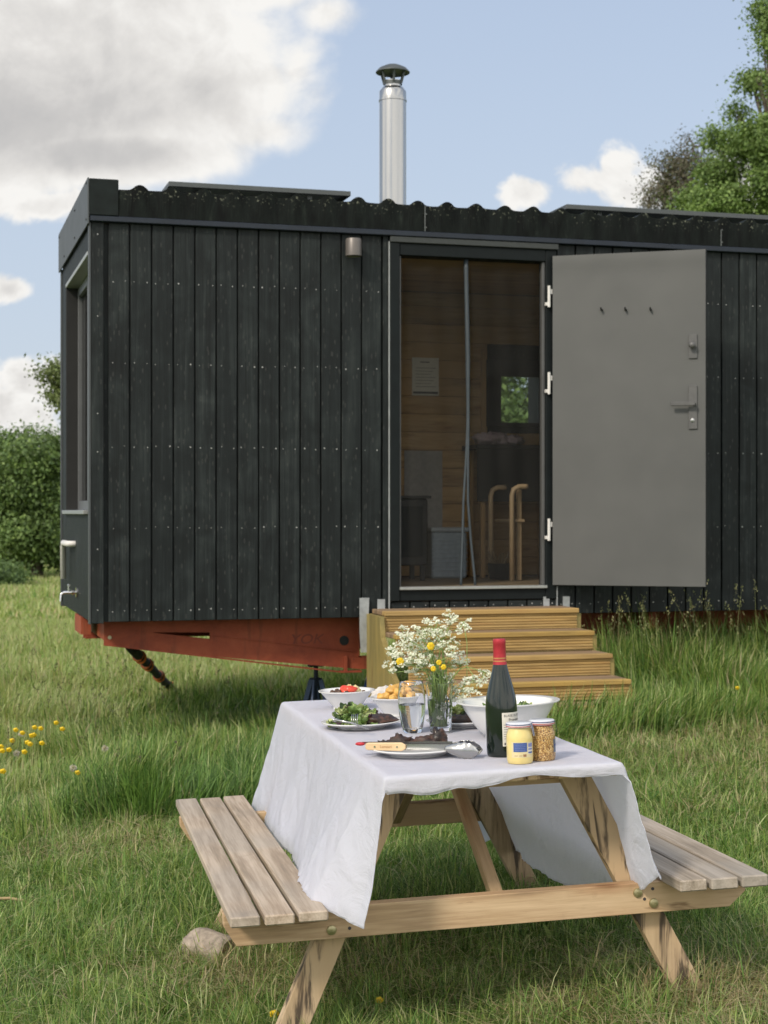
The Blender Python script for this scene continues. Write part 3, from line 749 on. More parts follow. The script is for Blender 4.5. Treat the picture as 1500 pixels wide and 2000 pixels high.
# ------------------------------------------------------------------ the cabin (local x along the front wall, y into the depth, z up)
W, LEN = 1.95, 6.9
cabin = thing('tiny_cabin', 'black timber-clad tiny cabin on a red trailer chassis with its grey door open', 'cabin', CM)
def ch(u, v, y): return hit(CM, 1, y, u, v)
def build_cabin():
    c = cabin
    P_ = lambda mb, name, m, **k: mb.build(name, m, c, M=CM, **k)
    # front wall: vertical boards with open joints over a dark backing
    b = MB(); nails = MB()
    rows = [.0623, .5425, 1.0113, 1.4958, 1.965]
    seams = [1.735 - .1262 * k for k in range(14)]
    def board(x0, x1, z0, z1, nl=True):
        dy = rnd.uniform(-.0015, .0015)
        b.bx(x0, x1, -.006 + dy, .018, z0, z1, .0025)
        if nl:
            for rz_ in rows:
                if z0 < rz_ - .02 and z1 > rz_ + .02:
                    for xx in ((x0 + .022, x1 - .022) if x1 - x0 > .08 else ((x0 + x1) / 2,)):
                        if rnd.random() < .93:
                            q = rz_ + rnd.uniform(-.006, .006); xx += rnd.uniform(-.006, .006); rr_ = rnd.choice((.0022, .0028, .0034, .0045))
                            nails.cyl((xx, -.0045 + dy, q), (xx, -.0082 + dy, q), rr_, n=7)
    for i in range(13): board(seams[i+1] + .0045, seams[i] - .0045, 0, 2.30)
    board(.074, seams[13] - .0045 + .0, 0, 2.30, False) if seams[13] - .08 > .02 else None
    b.bx(.0, .070, -.012, .018, -.008, 2.30, .003)
    for zz in (.07, .42, .98, 1.20, 1.76, 2.23): nails.cyl((.035, -.0115, zz), (.035, -.0145, zz), .0038, n=7)
    b.bx(1.742, 1.775, -.010, .018, 0, 2.30, .002)
    # below and above the doorway
    x = 1.792
    while x < 2.86: board(x, min(x + .1165, 2.865), 0, .088, True); x += .1262
    x = 2.872
    while x < LEN - .05: board(x, x + .117, 0, 2.30); x += .1262
    b.bx(.01, 1.775, .019, .05, 0, 2.30); b.bx(2.866, LEN, .019, .05, 0, 2.30); b.bx(1.776, 2.8655, .019, .05, 0, .088); b.bx(1.776, 2.8655, .019, .05, 2.275, 2.30)
    nf = len(b.f); b.add(nails.v, nails.f); fw = P_(b, 'front_wall', M_CHAR); fw.data.materials.append(M_NAIL)
    for pl in fw.data.polygons[nf:]: pl.material_index = 1
    # end wall with the tall window opening
    e = MB()
    wy0, wy1, wz0, wz1 = .16, 1.64, .633, 2.165
    e.bx(-.002, .05, .055, wy0, -.0, 2.33, .002, axis=2); e.bx(-.002, .05, wy1, W - .05, 0, 2.33, .002, axis=2)
    y = wy0
    while y < wy1 - .01:
        y2 = min(y + .062, wy1); e.bx(-.002, .05, y, y2 - .004, 0.0, wz0 - .0, .002, axis=2); e.bx(-.002, .05, y, y2 - .004, wz1, 2.33, .002, axis=2); y = y2
    P_(e, 'end_wall', M_CHAR)
    P_(MB().bx(-.013, -.0025, -.0125, .05, -.012, 2.30, .002), 'corner_trim', M_VERGE); P_(MB().bx(-.013, .05, W - .046, W, -.012, 2.30, .002), 'corner_trim', M_VERGE)
    # other walls, floor, ceiling seen through the door
    bw = MB()
    hx0, hx1, hz0, hz1 = 2.982, 3.43, 1.262, 1.722
    yb = 1.60
    z = .18
    while z < 2.2:
        z2 = min(z + .128, 2.2)
        if z2 <= hz0 or z >= hz1: bw.bx(.3, 5.0, yb, yb + .02, z, z2 - .002, .003)
        else:
            bw.bx(.3, hx0, yb, yb + .02, z, z2 - .002, .003); bw.bx(hx1, 5.0, yb, yb + .02, z, z2 - .002, .003)
        z = z2
    # inner partition left and right
    for xx in (1.25, 4.6):
        z = .18
        while z < 2.2: bw.bx(xx, xx + .02, .06, yb - .001, z, min(z + .126, 2.2), .003, axis=1); z += .128
    P_(bw, 'inner_wall', M_INT)
    o = MB(); o.bx(.05, hx0, yb + .03, W, 0, 2.30); o.bx(hx1, LEN, yb + .03, W, 0, 2.30); o.bx(hx0, hx1, yb + .03, W, 0, hz0); o.bx(hx0, hx1, yb + .03, W, hz1, 2.30); o.bx(LEN, LEN + .05, 0, W, 0, 2.3)
    P_(o, 'back_wall', M_CHAR)
    f = MB(); f.bx(.06, LEN - .05, .052, yb + .028, .0, .172); P_(f, 'floor', M_BROWNW)
    f = MB(); f.bx(.06, LEN - .05, .052, yb + .028, 2.205, 2.29); P_(f, 'ceiling', M_INT)
    # back window
    w = MB(); y0, y1 = yb + .02, W - .03
    w = MB()
    gx0, gx1, gz0, gz1 = 3.085, 3.375, 1.28, 1.612
    w.bx(hx0 - .012, gx0, yb - .012, yb + .03, hz0 - .01, hz1 + .01, .003); w.bx(gx1, hx1 + .02, yb - .012, yb + .03, hz0 - .01, hz1 + .01, .003)
    w.bx(gx0, gx1, yb - .012, yb + .03, hz0 - .01, gz0, .002); w.bx(gx0, gx1, yb - .012, yb + .03, gz1, hz1 + .01, .002)
    wf = P_(w, 'back_window', M_BLACK)
    q = MB(); q.bx(gx0, gx1, yb + .006, yb + .010, gz0, gz1); pn = q.build('pane', M_PANE, wf, M=CM)
    q = MB(); q.bx(hx0 - .05, hx0 - .014, yb - .02, yb - .001, .95, hz1 + .08, .003); P_(q, 'window_casing', M_INT)
    # end window: reveal, frame, glass, sill
    P_(MB().bx(.0, .16, wy1 - .012, wy1, wz0, wz1, .001), 'window_reveal', M_BLACK); P_(MB().bx(.0, .16, wy0, wy0 + .010, wz0, wz1, .001), 'window_reveal', M_BLACK)
    w = MB(); w.bx(-.006, .12, wy0 + .011, wy1 - .013, wz1 - .03, wz1 - .004, .002); P_(w, 'window_head', M_ALU)
    w = MB(); w.bx(-.030, .14, wy0 + .0115, wy1 - .014, wz0 - .012, wz0 + .012, .002); P_(w, 'window_sill', M_ALU)
    w = MB(); a0, a1 = wy0 + .012, wy1 - .015; z0, z1 = wz0 + .013, wz1 - .032
    for (p0, p1) in ((a0, a0 + .05), (a1 - .05, a1)): w.bx(.075, .125, p0, p1, z0, z1, .003)
    w.bx(.075, .125, a0 + .05, a1 - .05, z0, z0 + .06, .003); w.bx(.075, .125, a0 + .05, a1 - .05, z1 - .06, z1, .003)
    mid = a0 + (a1 - a0) * .50; w.bx(.070, .130, mid - .035, mid + .035, z0 + .06, z1 - .06, .003)
    wf = P_(w, 'window_frame', plain('grey_window_frame', (.10, .105, .11), .45, 0, .08, 20))
    q = MB(); q.bx(.098, .103, a0 + .05, mid - .035, z0 + .06, z1 - .06); q.bx(.098, .103, mid + .035, a1 - .05, z0 + .06, z1 - .06); q.build('pane', glassmat('dark_pane', (.25, .3, .3), thin=True), wf, M=CM)
    # flashing, fascia, corrugated roof
    f = MB(); f.bx(-.012, LEN, -.040, .01, 2.301, 2.334, .004); P_(f, 'flashing', M_FLASH)
    def prof(x):
        k = (x - .275) / .1865; d = abs(k - round(k)) * .1865
        hmp = (.029 + .005 * noise.noise(Vector((round(k) * 3.7, 1, 2)))) * max(0, math.cos(min(d / .048, 1) * math.pi / 2)) ** .8
        return 2.492 + hmp + .003 * noise.noise(Vector((x * 9, 0, 0)))
    xs = np.arange(.155, LEN, .0155)
    f = MB(); y0 = -.036
    for i, x in enumerate(xs):
        wv_ = .007 * math.cos((x - .275) / .1865 * 2 * math.pi) * 1.0; f.v += [(x, y0 - .001, 2.335), (x, y0 - wv_, prof(x)), (x, y0 + .012, prof(x)), (x, y0 + .012, 2.335)]; f.g += [(x, 0, 0)] * 4
        if i:
            a = 4 * (i - 1); b_ = 4 * i
            f.f += [(a, b_, b_ + 1, a + 1), (a + 1, b_ + 1, b_ + 2, a + 2), (a + 2, b_ + 2, b_ + 3, a + 3)]
    m, N, p, o_ = mat('mossy_black_fascia')
    co = N.n('ShaderNodeTexCoord').outputs['Object']
    mp = N.n('ShaderNodeMapping'); N.link(co, mp.inputs[0]); mp.inputs['Scale'].default_value = (14, 14, 3)
    n1 = N.noise(mp.outputs[0], 1.4, 5, .65, .3); n2 = N.noise(co, 55, 3, .6)
    cc = N.ramp(n1, [(.35, (.003, .004, .004)), (.6, (.008, .011, .010)), (.8, (.025, .032, .026))])
    sz = N.n('ShaderNodeSeparateXYZ'); N.link(co, sz.inputs[0])
    moss = N.m('MULTIPLY', N.smooth(n2, .60, .70), N.smooth(sz.outputs[2], 2.40, 2.50))
    N.link(N.mix(N.m('MULTIPLY', moss, .8), cc, (.20, .21, .16, 1)), p.inputs['Base Color']); p.inputs['Roughness'].default_value = .75; p.inputs['Specular IOR Level'].default_value = .15
    fo = P_(f, 'fascia', m)
    for x in (1.995, 3.98, 5.3): s = MB(); s.bx(x, x + .006, y0 - .0035, y0 - .0005, 2.336, 2.488); [s.cyl((x + .01, y0 - .001, z), (x + .01, y0 - .005, z), .005, n=7) for z in (2.36, 2.44)]; P_(s, 'fascia_joint', plain('dull_joint', (.10, .11, .11), .6))
    rf = MB()
    for i, x in enumerate(xs):
        for yy in (-.024, W + .03): rf.v.append((x, yy, prof(x) - .001 + (-.035 if yy > 0 else 0))); rf.g.append((x, yy, 0))
        if i: a = 2 * (i - 1); rf.f.append((a, a + 2, a + 3, a + 1))
    P_(rf, 'roof', M_FASC, smooth=True)
    # roof end cap and verge flashing
    v = MB(); v.bx(-.016, .152, -.042, .05, 2.335, 2.545, .004); P_(v, 'roof_end_cap', M_FASC)
    v = MB(); v.bx(-.024, -.0165, -.044, W + .02, 2.286, 2.548, .0)
    for (yy, zz) in ((.03, 2.32), (.03, 2.53), (.75, 2.33), (.75, 2.5), (1.5, 2.33), (1.9, 2.52)): v.cyl((-.024, yy, zz), (-.030, yy, zz), .007, n=8)
    P_(v, 'verge_flashing', M_VERGE)
    # solar panels on the roof
    for (x0, x1, zz) in ((.492, 1.622, 2.622), (3.06, 6.2, 2.618)):
        s = MB(); s.bx(x0, x1, .30, .312, zz - .030, zz, .002); s.bx(x0, x1, .888, .90, zz - .030, zz, .002); s.bx(x0, x0 + .012, .3125, .8875, zz - .030, zz, .002); s.bx(x1 - .012, x1, .3125, .8875, zz - .030, zz, .002)
        so = P_(s, 'solar_panel', M_CAPM)
        s = MB(); s.bx(x0 + .013, x1 - .013, .313, .887, zz - .009, zz - .002); s.build('panel_glass', plain('panel_back', (.30, .31, .32), .35, .1, .05), so, M=CM)
        for xx in (x0 + .25, x1 - .25):
            for yy in (.36, .84): MB().bx(xx - .015, xx + .015, yy - .015, yy + .015, 2.47, zz - .0305).build('bracket', M_CAPM, so, M=CM)
    # flue
    cx, cy = 1.937, .45; r = .085
    z_ = lambda v: ch(767, v, .45).z
    s = MB(); zs = z_(190)
    s.lathe([(r, 2.45), (r, zs - .030), (r + .004, zs - .028), (r + .004, zs - .018), (r, zs - .016), (r, zs + .035), (r * .80, z_(172)), (r * .64, z_(170)), (r * .64, z_(158)), (0, z_(158))], 48, (cx, cy, 0))
    ch_ = P_(s, 'chimney', M_STEEL, smooth='auto')
    s = MB(); z0, z1 = z_(160), z_(140)
    s.lathe([(r * .70, z_(166)), (r * .70, z0), (r * .66, z0), (r * .66, z_(166))], 32, (cx, cy, 0), closed=True)
    for k in range(6):
        a = k * math.pi / 3 + .35; s.tube([(cx + r * .70 * math.cos(a), cy + r * .70 * math.sin(a), z_(163)), (cx + r * .95 * math.cos(a), cy + r * .95 * math.sin(a), z1)], .0075, 6)
    s.build('cowl_bracket', M_CAPM, ch_, M=CM)
    s = MB(); rr_ = r * 1.27
    s.lathe([(0, z1), (rr_ * .9, z1 - .004), (rr_, z1 - .008), (rr_, z1 - .003), (rr_ * .8, z1 + .020), (rr_ * .4, z1 + .040), (0, z1 + .046)], 40, (cx, cy, 0))
    s.build('cowl', M_CAPM, ch_, M=CM, smooth='auto')
    # wall lamp
    s = MB(); q = ch(690, 484, -.07); s.lathe([(0, .052), (.046, .052), (.048, .048), (.048, -.050), (.044, -.052), (.042, -.045), (0, -.045)], 32, (q.x, -.078, q.z)); s.bx(q.x - .02, q.x + .02, -.034, -.0075, q.z - .02, q.z + .03, .002)
    P_(s, 'wall_lamp', plain('brown_grey_lamp', (.15, .135, .125), .4, .3, .05), smooth='auto')
    # door frame, header, threshold
    f = MB(); f.bx(1.782, 1.843, -.028, .10, .094, 2.262, .004); f.bx(2.790, 2.862, -.020, .10, .094, 2.262, .004); f.bx(1.8435, 2.7895, -.020, .10, 2.188, 2.262, .004); f.bx(1.8435, 2.7895, -.016, .10, .094, .162, .004)
    df = P_(f, 'door_frame', M_FRAME)
    f = MB(); f.bx(1.7755, 1.7815, -.022, .018, .0, 2.268, .001); f.bx(2.8625, 2.8685, -.022, .018, .0, .17, .001); f.build('edge_strip', M_GALV, df, M=CM)
    f = MB(); f.bx(1.782, 2.87, -.034, .01, 2.2635, 2.2995, .003); f.build('header_strip', plain('header_grey', (.04, .045, .045), .6, .1), df, M=CM)
    f = MB(); f.bx(1.840, 2.793, -.040, .04, .1625, .180, .002); f.build('threshold', M_ALU, df, M=CM)
    f = MB(); f.bx(2.770, 2.7895, -.005, .03, .181, 2.187, .002); f.bx(1.8435, 1.858, -.002, .03, .181, 2.187, .002); f.build('screen_rail', M_DGREY, df, M=CM)
    # open door leaf
    hp = Vector((2.824, -.047)); fp = Vector((3.612, -.553)); d = (fp - hp).normalized(); L = (fp - hp).length
    DM = CM @ Matrix.Translation((hp.x, hp.y, 0)) @ Matrix.Rotation(math.atan2(d.y, d.x), 4, 'Z')
    s = MB(); s.bx(0.0, L, .004, .052, .180, 2.222, .003); door = s.build('door', M_BLACK, c, M=DM)
    # painted inner skin, slightly dished at the top like the photograph's padded sheet
    def skin(a, b_):
        x = .001 + a * (L - .003); z = .183 + b_ * 2.036
        ed = min(x, L - x, .3) ; y = -.004 - .0022 * noise.noise(Vector((x * 2.2, z * 1.7, 3))) - .0012 * noise.noise(Vector((x * 7, z * 6, 3)))
        y += -.003 * math.exp(-((b_ - .985) / .03) ** 2)
        return (x, y, z)
    s = MB(); s.grid(skin, 60, 110); s.build('inner_face', M_DOOR, door, M=DM, smooth=True)
    dh = lambda u, v: hit(DM, 1, -.006, u, v)
    for u in (1175, 1222, 1271):
        q = dh(u, 605); s = MB(); s.cyl((q.x, -.004, q.z), (q.x, -.022, q.z), .0075, n=10); s.tube([(q.x, -.018, q.z), (q.x, -.03, q.z - .004), (q.x, -.036, q.z + .012)], .005, 8); s.build('coat_hook', M_BLACK, door, M=DM)
    a, b_ = dh(1345, 653), dh(1362, 700); s = MB(); s.bx(a.x, b_.x, -.014, -.0045, b_.z, a.z, .002); lk = s.build('lock_plate', M_DGREY, door, M=DM)
    q = dh(1353, 675); s = MB(); s.cyl((q.x, -.014, q.z), (q.x, -.04, q.z), .009, n=12); s.blob((q.x, -.045, q.z), (.021, .016, .021), 1, 0, n=16, m=10); s.build('knob', M_DGREY, lk, M=DM, smooth=True)
    a, b_ = dh(1345, 753), dh(1362, 838); s = MB(); s.bx(a.x, b_.x, -.014, -.0045, b_.z, a.z, .002); lk = s.build('handle_plate', M_DGREY, door, M=DM)
    q = dh(1356, 789); q2 = dh(1315, 787); s = MB(); s.cyl((q.x, -.014, q.z), (q.x, -.05, q.z), .010, n=12); s.box(((q.x + q2.x) / 2, -.052, q.z), (abs(q.x - q2.x) + .02, .012, .024), .003); s.build('handle', M_DGREY, lk, M=DM)
    q = dh(1353, 821); s = MB(); s.lathe([(0, .0), (.011, .0), (.012, .004), (0, .006)], 16, (0, 0, 0), Matrix.Translation((q.x, -.014, q.z)) @ Matrix.Rotation(R(90), 4, 'X')); s.build('keyhole', M_STEEL, lk, M=DM)
    for v0, v1 in ((558, 600), (727, 770), (1013, 1056)):
        a, b_ = ch(1070, v0, -.045), ch(1077, v1, -.045); s = MB(); s.cyl((a.x + .008, -.045, b_.z), (a.x + .008, -.045, a.z), .009, n=12); s.bx(a.x + .010, a.x + .03, -.044, -.034, a.z - .05, a.z - .02); s.bx(a.x - .012, a.x + .006, -.044, -.021, b_.z + .01, b_.z + .03); s.build('hinge', M_WHITE, c, M=CM)
    # insect screen: two net curtains meeting at a weighted strip
    sx = lambda v, side: ch(np.interp(v, [505, 560, 700, 820, 900, 980, 1060, 1138], ([910, 912, 914, 914, 911, 906, 904, 901], [908, 909, 912, 913, 912, 912, 918, 926])[side]), v, .03).x
    vz = lambda z: float(np.interp(z, [ch(900, 1140, .03).z, ch(900, 505, .03).z], [1140, 505]))
    for side in (0, 1):
        def net(a, b_):
            z = .184 + b_ * 2.0; e_ = sx(vz(z), side)
            x = 1.848 + (e_ - 1.848) * a if side == 0 else e_ + (2.770 - e_) * a
            y = .03 + .010 * noise.noise(Vector((x * 9, z * 1.5, side * 5))) + .007 * math.sin(x * 40 + z * 2) * (1 - abs(a - .5))
            return (x, y, z)
        s = MB(); s.grid(net, 30, 50); cn = P_(s, 'net_curtain', M_NET, smooth=True)
        s = MB(); zz = np.linspace(.184, 2.185, 40); s.tube([(sx(vz(z), side) + (.004 if side else -.004), .026 - .004 * side, z) for z in zz], [.0085 + .006 * float(ss(z, 1.2, 1.7)) for z in zz], 8); s.build('weighted_edge', plain('blue_black_tape', (.040, .052, .062), .5), cn, M=CM, smooth=True)
    # tap and pipe on the end wall
    s = MB(); q = hit(CM, 0, -.03, 128, 1060); y1 = hit(CM, 0, -.03, 139, 1058).y; yp = q.y; zt = q.z
    s.tube([(.03, y1 + .02, zt), (-.035, y1 + .02, zt), (-.045, y1 + .06, zt), (-.045, yp - .03, zt), (-.045, yp, zt - .02), (-.045, yp, zt - .235)], .019, 14); P_(s, 'drain_pipe', M_WHITE, smooth=True)
    s = MB(); q = hit(CM, 0, -.05, 136, 1157); s.cyl((.0, q.y, q.z), (-.012, q.y, q.z), .032, n=18); s.tube([(-.01, q.y, q.z), (-.085, q.y, q.z), (-.10, q.y, q.z - .01), (-.103, q.y, q.z - .055)], .010, 12); s.cyl((-.055, q.y, q.z), (-.055, q.y, q.z + .04), .008, n=10); s.tube([(-.055, q.y - .03, q.z + .045), (-.055, q.y + .03, q.z + .045)], .007, 8); s.cyl((-.025, q.y, q.z), (-.038, q.y, q.z), .018, n=10)
    P_(s, 'tap', M_CHROME, smooth='auto')
    # galvanised brackets near the steps
    s = MB(); s.prism([(1.600, -.21), (1.640, -.21), (1.652, .118), (1.592, .118), (1.592, -.08)], .004, Matrix.Translation((0, -.018, 0)) @ Matrix.Rotation(R(90), 4, 'X'), 1); P_(s, 'bracket', M_GALV)
    for x0, x1 in ((1.705, 1.752), (2.905, 2.95), (2.775, 2.815)):
        s = MB(); s.bx(x0, x1, -.018, -.0125, -.02, .108); P_(s, 'bracket', M_GALV)
    # chassis
    s = MB(); yb_ = .20; T_ = .02
    pt = lambda u, v: (lambda q: (q.x, q.z))(ch(u, v, yb_))
    FM = Matrix.Translation((0, yb_, 0)) @ Matrix.Rotation(R(90), 4, 'X')    # prism x->x, y->z, extrudes towards -y
    zt = -.003
    def pol(*pts): s.prism(list(pts), -T_, FM)
    x300, x410, x702 = pt(300, 1235)[0], pt(410, 1237)[0], pt(702, 1250)[0]
    lo = lambda x: float(np.interp(x, [pt(203, 0)[0], pt(665, 0)[0], pt(720, 0)[0], 1.7], [pt(203, 1258)[1], pt(665, 1311)[1], pt(720, 1305)[1], pt(760, 1305)[1]]))
    xl = pt(203, 1213)[0]
    pol((xl, zt), (xl, lo(xl)), (x300, lo(x300)), (x300, zt))
    pol((x300, zt), (x300, pt(300, 1235)[1]), (x410, pt(410, 1235)[1]), (x410, zt))
    pol((x300, pt(300, 1236)[1]), (x300, lo(x300)), (x410, lo(x410)), (x410, pt(410, 1248)[1]))
    pol((x410, zt), (x410, lo(x410)), (x702, lo(x702)), (x702, zt))
    xe = 1.80
    pol((x702, zt), (x702, pt(702, 1267)[1]), (xe, pt(702, 1267)[1]), (xe, zt)); pol((x702, pt(702, 1281)[1]), (x702, lo(x702)), (xe, lo(xe)), (xe, pt(702, 1281)[1]))
    fl = [xl, x300, x410, pt(560, 0)[0], pt(665, 0)[0]]
    for a, b2 in zip(fl[:-1], fl[1:]): s.beam((a, yb_ + .006, lo(a) - .0042), (b2, yb_ + .006, lo(b2) - .0042), .030, .008, ch=0)
    s.beam((pt(665, 0)[0], yb_ + .005, lo(pt(685, 0)[0]) - .008), (pt(705, 0)[0], yb_ + .005, lo(pt(685, 0)[0]) - .008), .06, .012, ch=.001)
    s.bx(pt(671, 0)[0], pt(677, 0)[0], yb_ - .022, yb_ - .001, lo(pt(674, 0)[0]) - .002, pt(674, 1281)[1], .001)
    s.bx(x702 - .012, x702, yb_ - .012, yb_ - .0005, pt(702, 1281)[1], zt, .001)
    # upper plate edge line
    u0, u1 = pt(410, 1240), pt(690, 1272); s.beam((u0[0], yb_ - .004, u0[1]), (u1[0], yb_ - .004, u1[1]), .008, .006, ch=0)
    s.bx(2.95, LEN, .50, .52, -.27, -.004)
    s.bx(xl, LEN, 1.45, 1.47, -.20, -.004); s.bx(xl + .01, LEN, 1.38, 1.4495, -.20, -.19)
    for xx in (xl + .0, 1.2, 3.6, 5.4): s.bx(xx, xx + .05, yb_ + .021, 1.449, -.12, -.006)
    q = hit(CM, 1, .75, 152, 1195); s.bx(q.x, q.x + .06, .55, .95, -.11, -.004)
    chs = P_(s, 'chassis', M_RED)
    s = MB(); q = ch(672, 1251, yb_); s.cyl((q.x, yb_ - .0008, q.z), (q.x, yb_ - .004, q.z), .030, n=24); s.build('chassis_hole_disc', M_BLACK, chs, M=CM)  # black disc on the beam, painted for the shade inside a hole
    s = MB(); q = ch(214, 1245, yb_); s.cyl((q.x, yb_ - .001, q.z), (q.x, yb_ - .006, q.z), .011, n=14); s.build('bolt_hole', plain('pale_bolt', (.5, .46, .3), .6), chs, M=CM)
    vs, fs = text_mesh('YOK', .085); q = ch(600, 1249, yb_)
    s = MB(); s.add([(q.x + v.x * 1.2 + v.y * .3, yb_ - .0012, q.z + v.y) for v in vs], fs); s.build('chalk_lettering', plain('dark_red_marking', (.16, .035, .02), .7), chs, M=CM)
build_cabin()

# things inside the cabin
def room():
    yb = 1.60
    def T(x, y, z, rz=0): return CM @ Matrix.Translation((x, y, z)) @ Matrix.Rotation(rz, 4, 'Z')
    # notice
    a, b = ch(805, 698, yb - .004), ch(857, 773, yb - .004)
    t = thing('notice', 'printed paper notice with a black bottom bar pinned to the inner wall', 'notice', T((a.x + b.x) / 2, yb - .003, (a.z + b.z) / 2)); w, h = (b.x - a.x), (a.z - b.z)
    s = MB(); s.bx(-w/2, w/2, -.001, .001, -h/2, h/2); s.build('paper', M_LABEL, t)
    s = MB(); s.bx(-w/2 + .006, w/2 - .006, -.002, -.0012, -h/2 + .012, -h/2 + .028)
    for k in range(7): s.bx(-w/2 + .025, w/2 - .02 - .02 * (k % 3), -.002, -.0012, h/2 - .075 - k * .022, h/2 - .072 - k * .022)
    s.bx(-.04, .03, -.002, -.0012, h/2 - .035, h/2 - .028); s.build('print', M_INK, t)
    # heat shield panel
    a, b = ch(790, 880, yb - .01), ch(864, 1090, yb - .01)
    t = tag(MB().bx(0, b.x - a.x, -.006, .0, b.z - a.z, 0, .001).build('heat_shield', plain('grey_board', (.28, .27, .25), .7), M=T(a.x, yb - .004, a.z)), 'flat grey heat shield board on the inner wall behind the stove', 'board')
    # stove
    a, b = ch(760, 968, .95), ch(843, 1140, .95)
    t = thing('wood_stove', 'small black wood stove just inside the doorway on the left', 'stove', T((a.x + b.x) / 2, 1.12, .174)); w = b.x - a.x; h = a.z - .174
    s = MB(); s.bx(-w/2 + .02, w/2 - .02, -.15, .15, .10, h - .02, .01); s.build('body', M_BLACK, t)
    s = MB(); s.bx(-w/2, w/2, -.17, .17, h - .019, h, .004); s.build('top_plate', M_BLACK, t)
    for sx_ in (-1, 1):
        for sy_ in (-1, 1): MB().bx(sx_ * (w/2 - .05) - .015, sx_ * (w/2 - .05) + .015, sy_ * .12 - .015, sy_ * .12 + .015, 0, .10, .002).build('leg', M_BLACK, t)
    MB().bx(-w/2 + .06, w/2 - .06, -.165, -.151, .16, h - .07, .004).build('stove_door', M_FRAME, t)
    MB().cyl((1.937 - (a.x + b.x) / 2, .45 - 1.12, h), (1.937 - (a.x + b.x) / 2, .45 - 1.12, h), .001) if 0 else None
    # pale storage box
    a, b = ch(838, 1030, 1.35), ch(906, 1128, 1.35)
    t = thing('storage_box', 'pale blue ribbed plastic storage box on the cabin floor beside the stove', 'box', T((a.x + b.x) / 2, 1.38, .174)); w = b.x - a.x; h = a.z - .174
    s = MB(); s.bx(-w/2, w/2, -.10, .10, 0, h - .03, .012)
    for k in range(8): s.bx(-w/2 - .002, w/2 + .002, -.103, .103, .05 + k * .03, .058 + k * .03, .002)
    s.build('body', plain('pale_blue_plastic', (.30, .36, .40), .5), t); MB().bx(-w/2 - .01, w/2 + .01, -.112, .112, h - .0295, h, .005).build('lid', plain('pale_lid', (.36, .40, .42), .5), t)
    # dark table with wooden leg
    a, b = ch(930, 868, 1.30), ch(1052, 980, 1.30)
    t = thing('side_table', 'black side table with a pale wooden leg under the back window', 'table', T(a.x, 1.42, .174)); w = .62; h = a.z - .174; hb = b.z - .174
    MB().bx(-.01, w, -.16, .16, h - .03, h, .003).build('table_top', M_BLACK, t); MB().bx(0, w - .01, -.15, -.13, hb, h - .031, .002).build('apron', M_BLACK, t)
    for xx, yy in ((.05, -.11), (.05, .13), (.58, -.11), (.58, .13)): MB().bx(xx - .016, xx + .016, yy - .016, yy + .016, 0, h - .032, .002).build('leg', M_INT, t)
    zt = .174 + h
    s = MB()
    for k in range(9): s.blob((rnd.uniform(-.12, .14), rnd.uniform(-.05, .05), .03 + rnd.uniform(0, .03)), (rnd.uniform(.05, .08), .05, rnd.uniform(.02, .045)), k, .9, 3.5, 16, 10)
    tag(s.build('crumpled_cloth', plain('dusty_pink_cloth', (.42, .33, .34), .9, 0, .2, 12), M=T(a.x + .20, 1.38, zt), smooth=True), 'crumpled dusty pink cloth lying on the black table under the window', 'cloth')
    # stick candle
    q = ch(983, 828, 1.55); s = MB(); s.cyl((0, 0, 0), (0, 0, .20), .012, n=14)
    # bent birch stool
    a = ch(1003, 950, .75); b = ch(1030, 950, .75)
    t = thing('bent_wood_chair', 'pale bent birch chair standing inside the doorway on the right', 'chair', T(a.x, .8, .174)); h = a.z - .174
    def bent(x0, x1, y): return MB().tube([(x0, y, 0), (x0, y, h - .06), (x0 + .012, y, h - .02), (x0 + .05, y, h), (x1 - .02, y, h), (x1, y, h)], .017, 10)
    bent(.0, .11, -.02).build('leg', M_BENT, t, smooth=True); bent(.0, .11, .40).build('leg', M_BENT, t, smooth=True)
    MB().bx(.055, .085, .02, .05, 0, h - .02, .003).build('leg', M_BENT, t); MB().bx(.02, .10, .0, .38, h * .62, h * .62 + .02, .004).build('seat', M_BENT, t)
    # dark basket
    q = ch(988, 1120, .9)
    t = thing('basket', 'dark woven basket of kindling on the cabin floor by the chair', 'basket', T(q.x, 1.0, .174))
    s = MB(); s.lathe([(0, .005), (.075, .005), (.085, .05), (.09, .11), (.08, .11), (.07, .02)], 24); s.build('body', M_BLACK, t)
    s = MB()
    for k in range(12): s.beam((rnd.uniform(-.06, .06), rnd.uniform(-.06, .06), .04), (rnd.uniform(-.09, .09), rnd.uniform(-.08, .08), rnd.uniform(.13, .20)), .016, .012)
    s.build('kindling', M_BROWNW, t)
room()

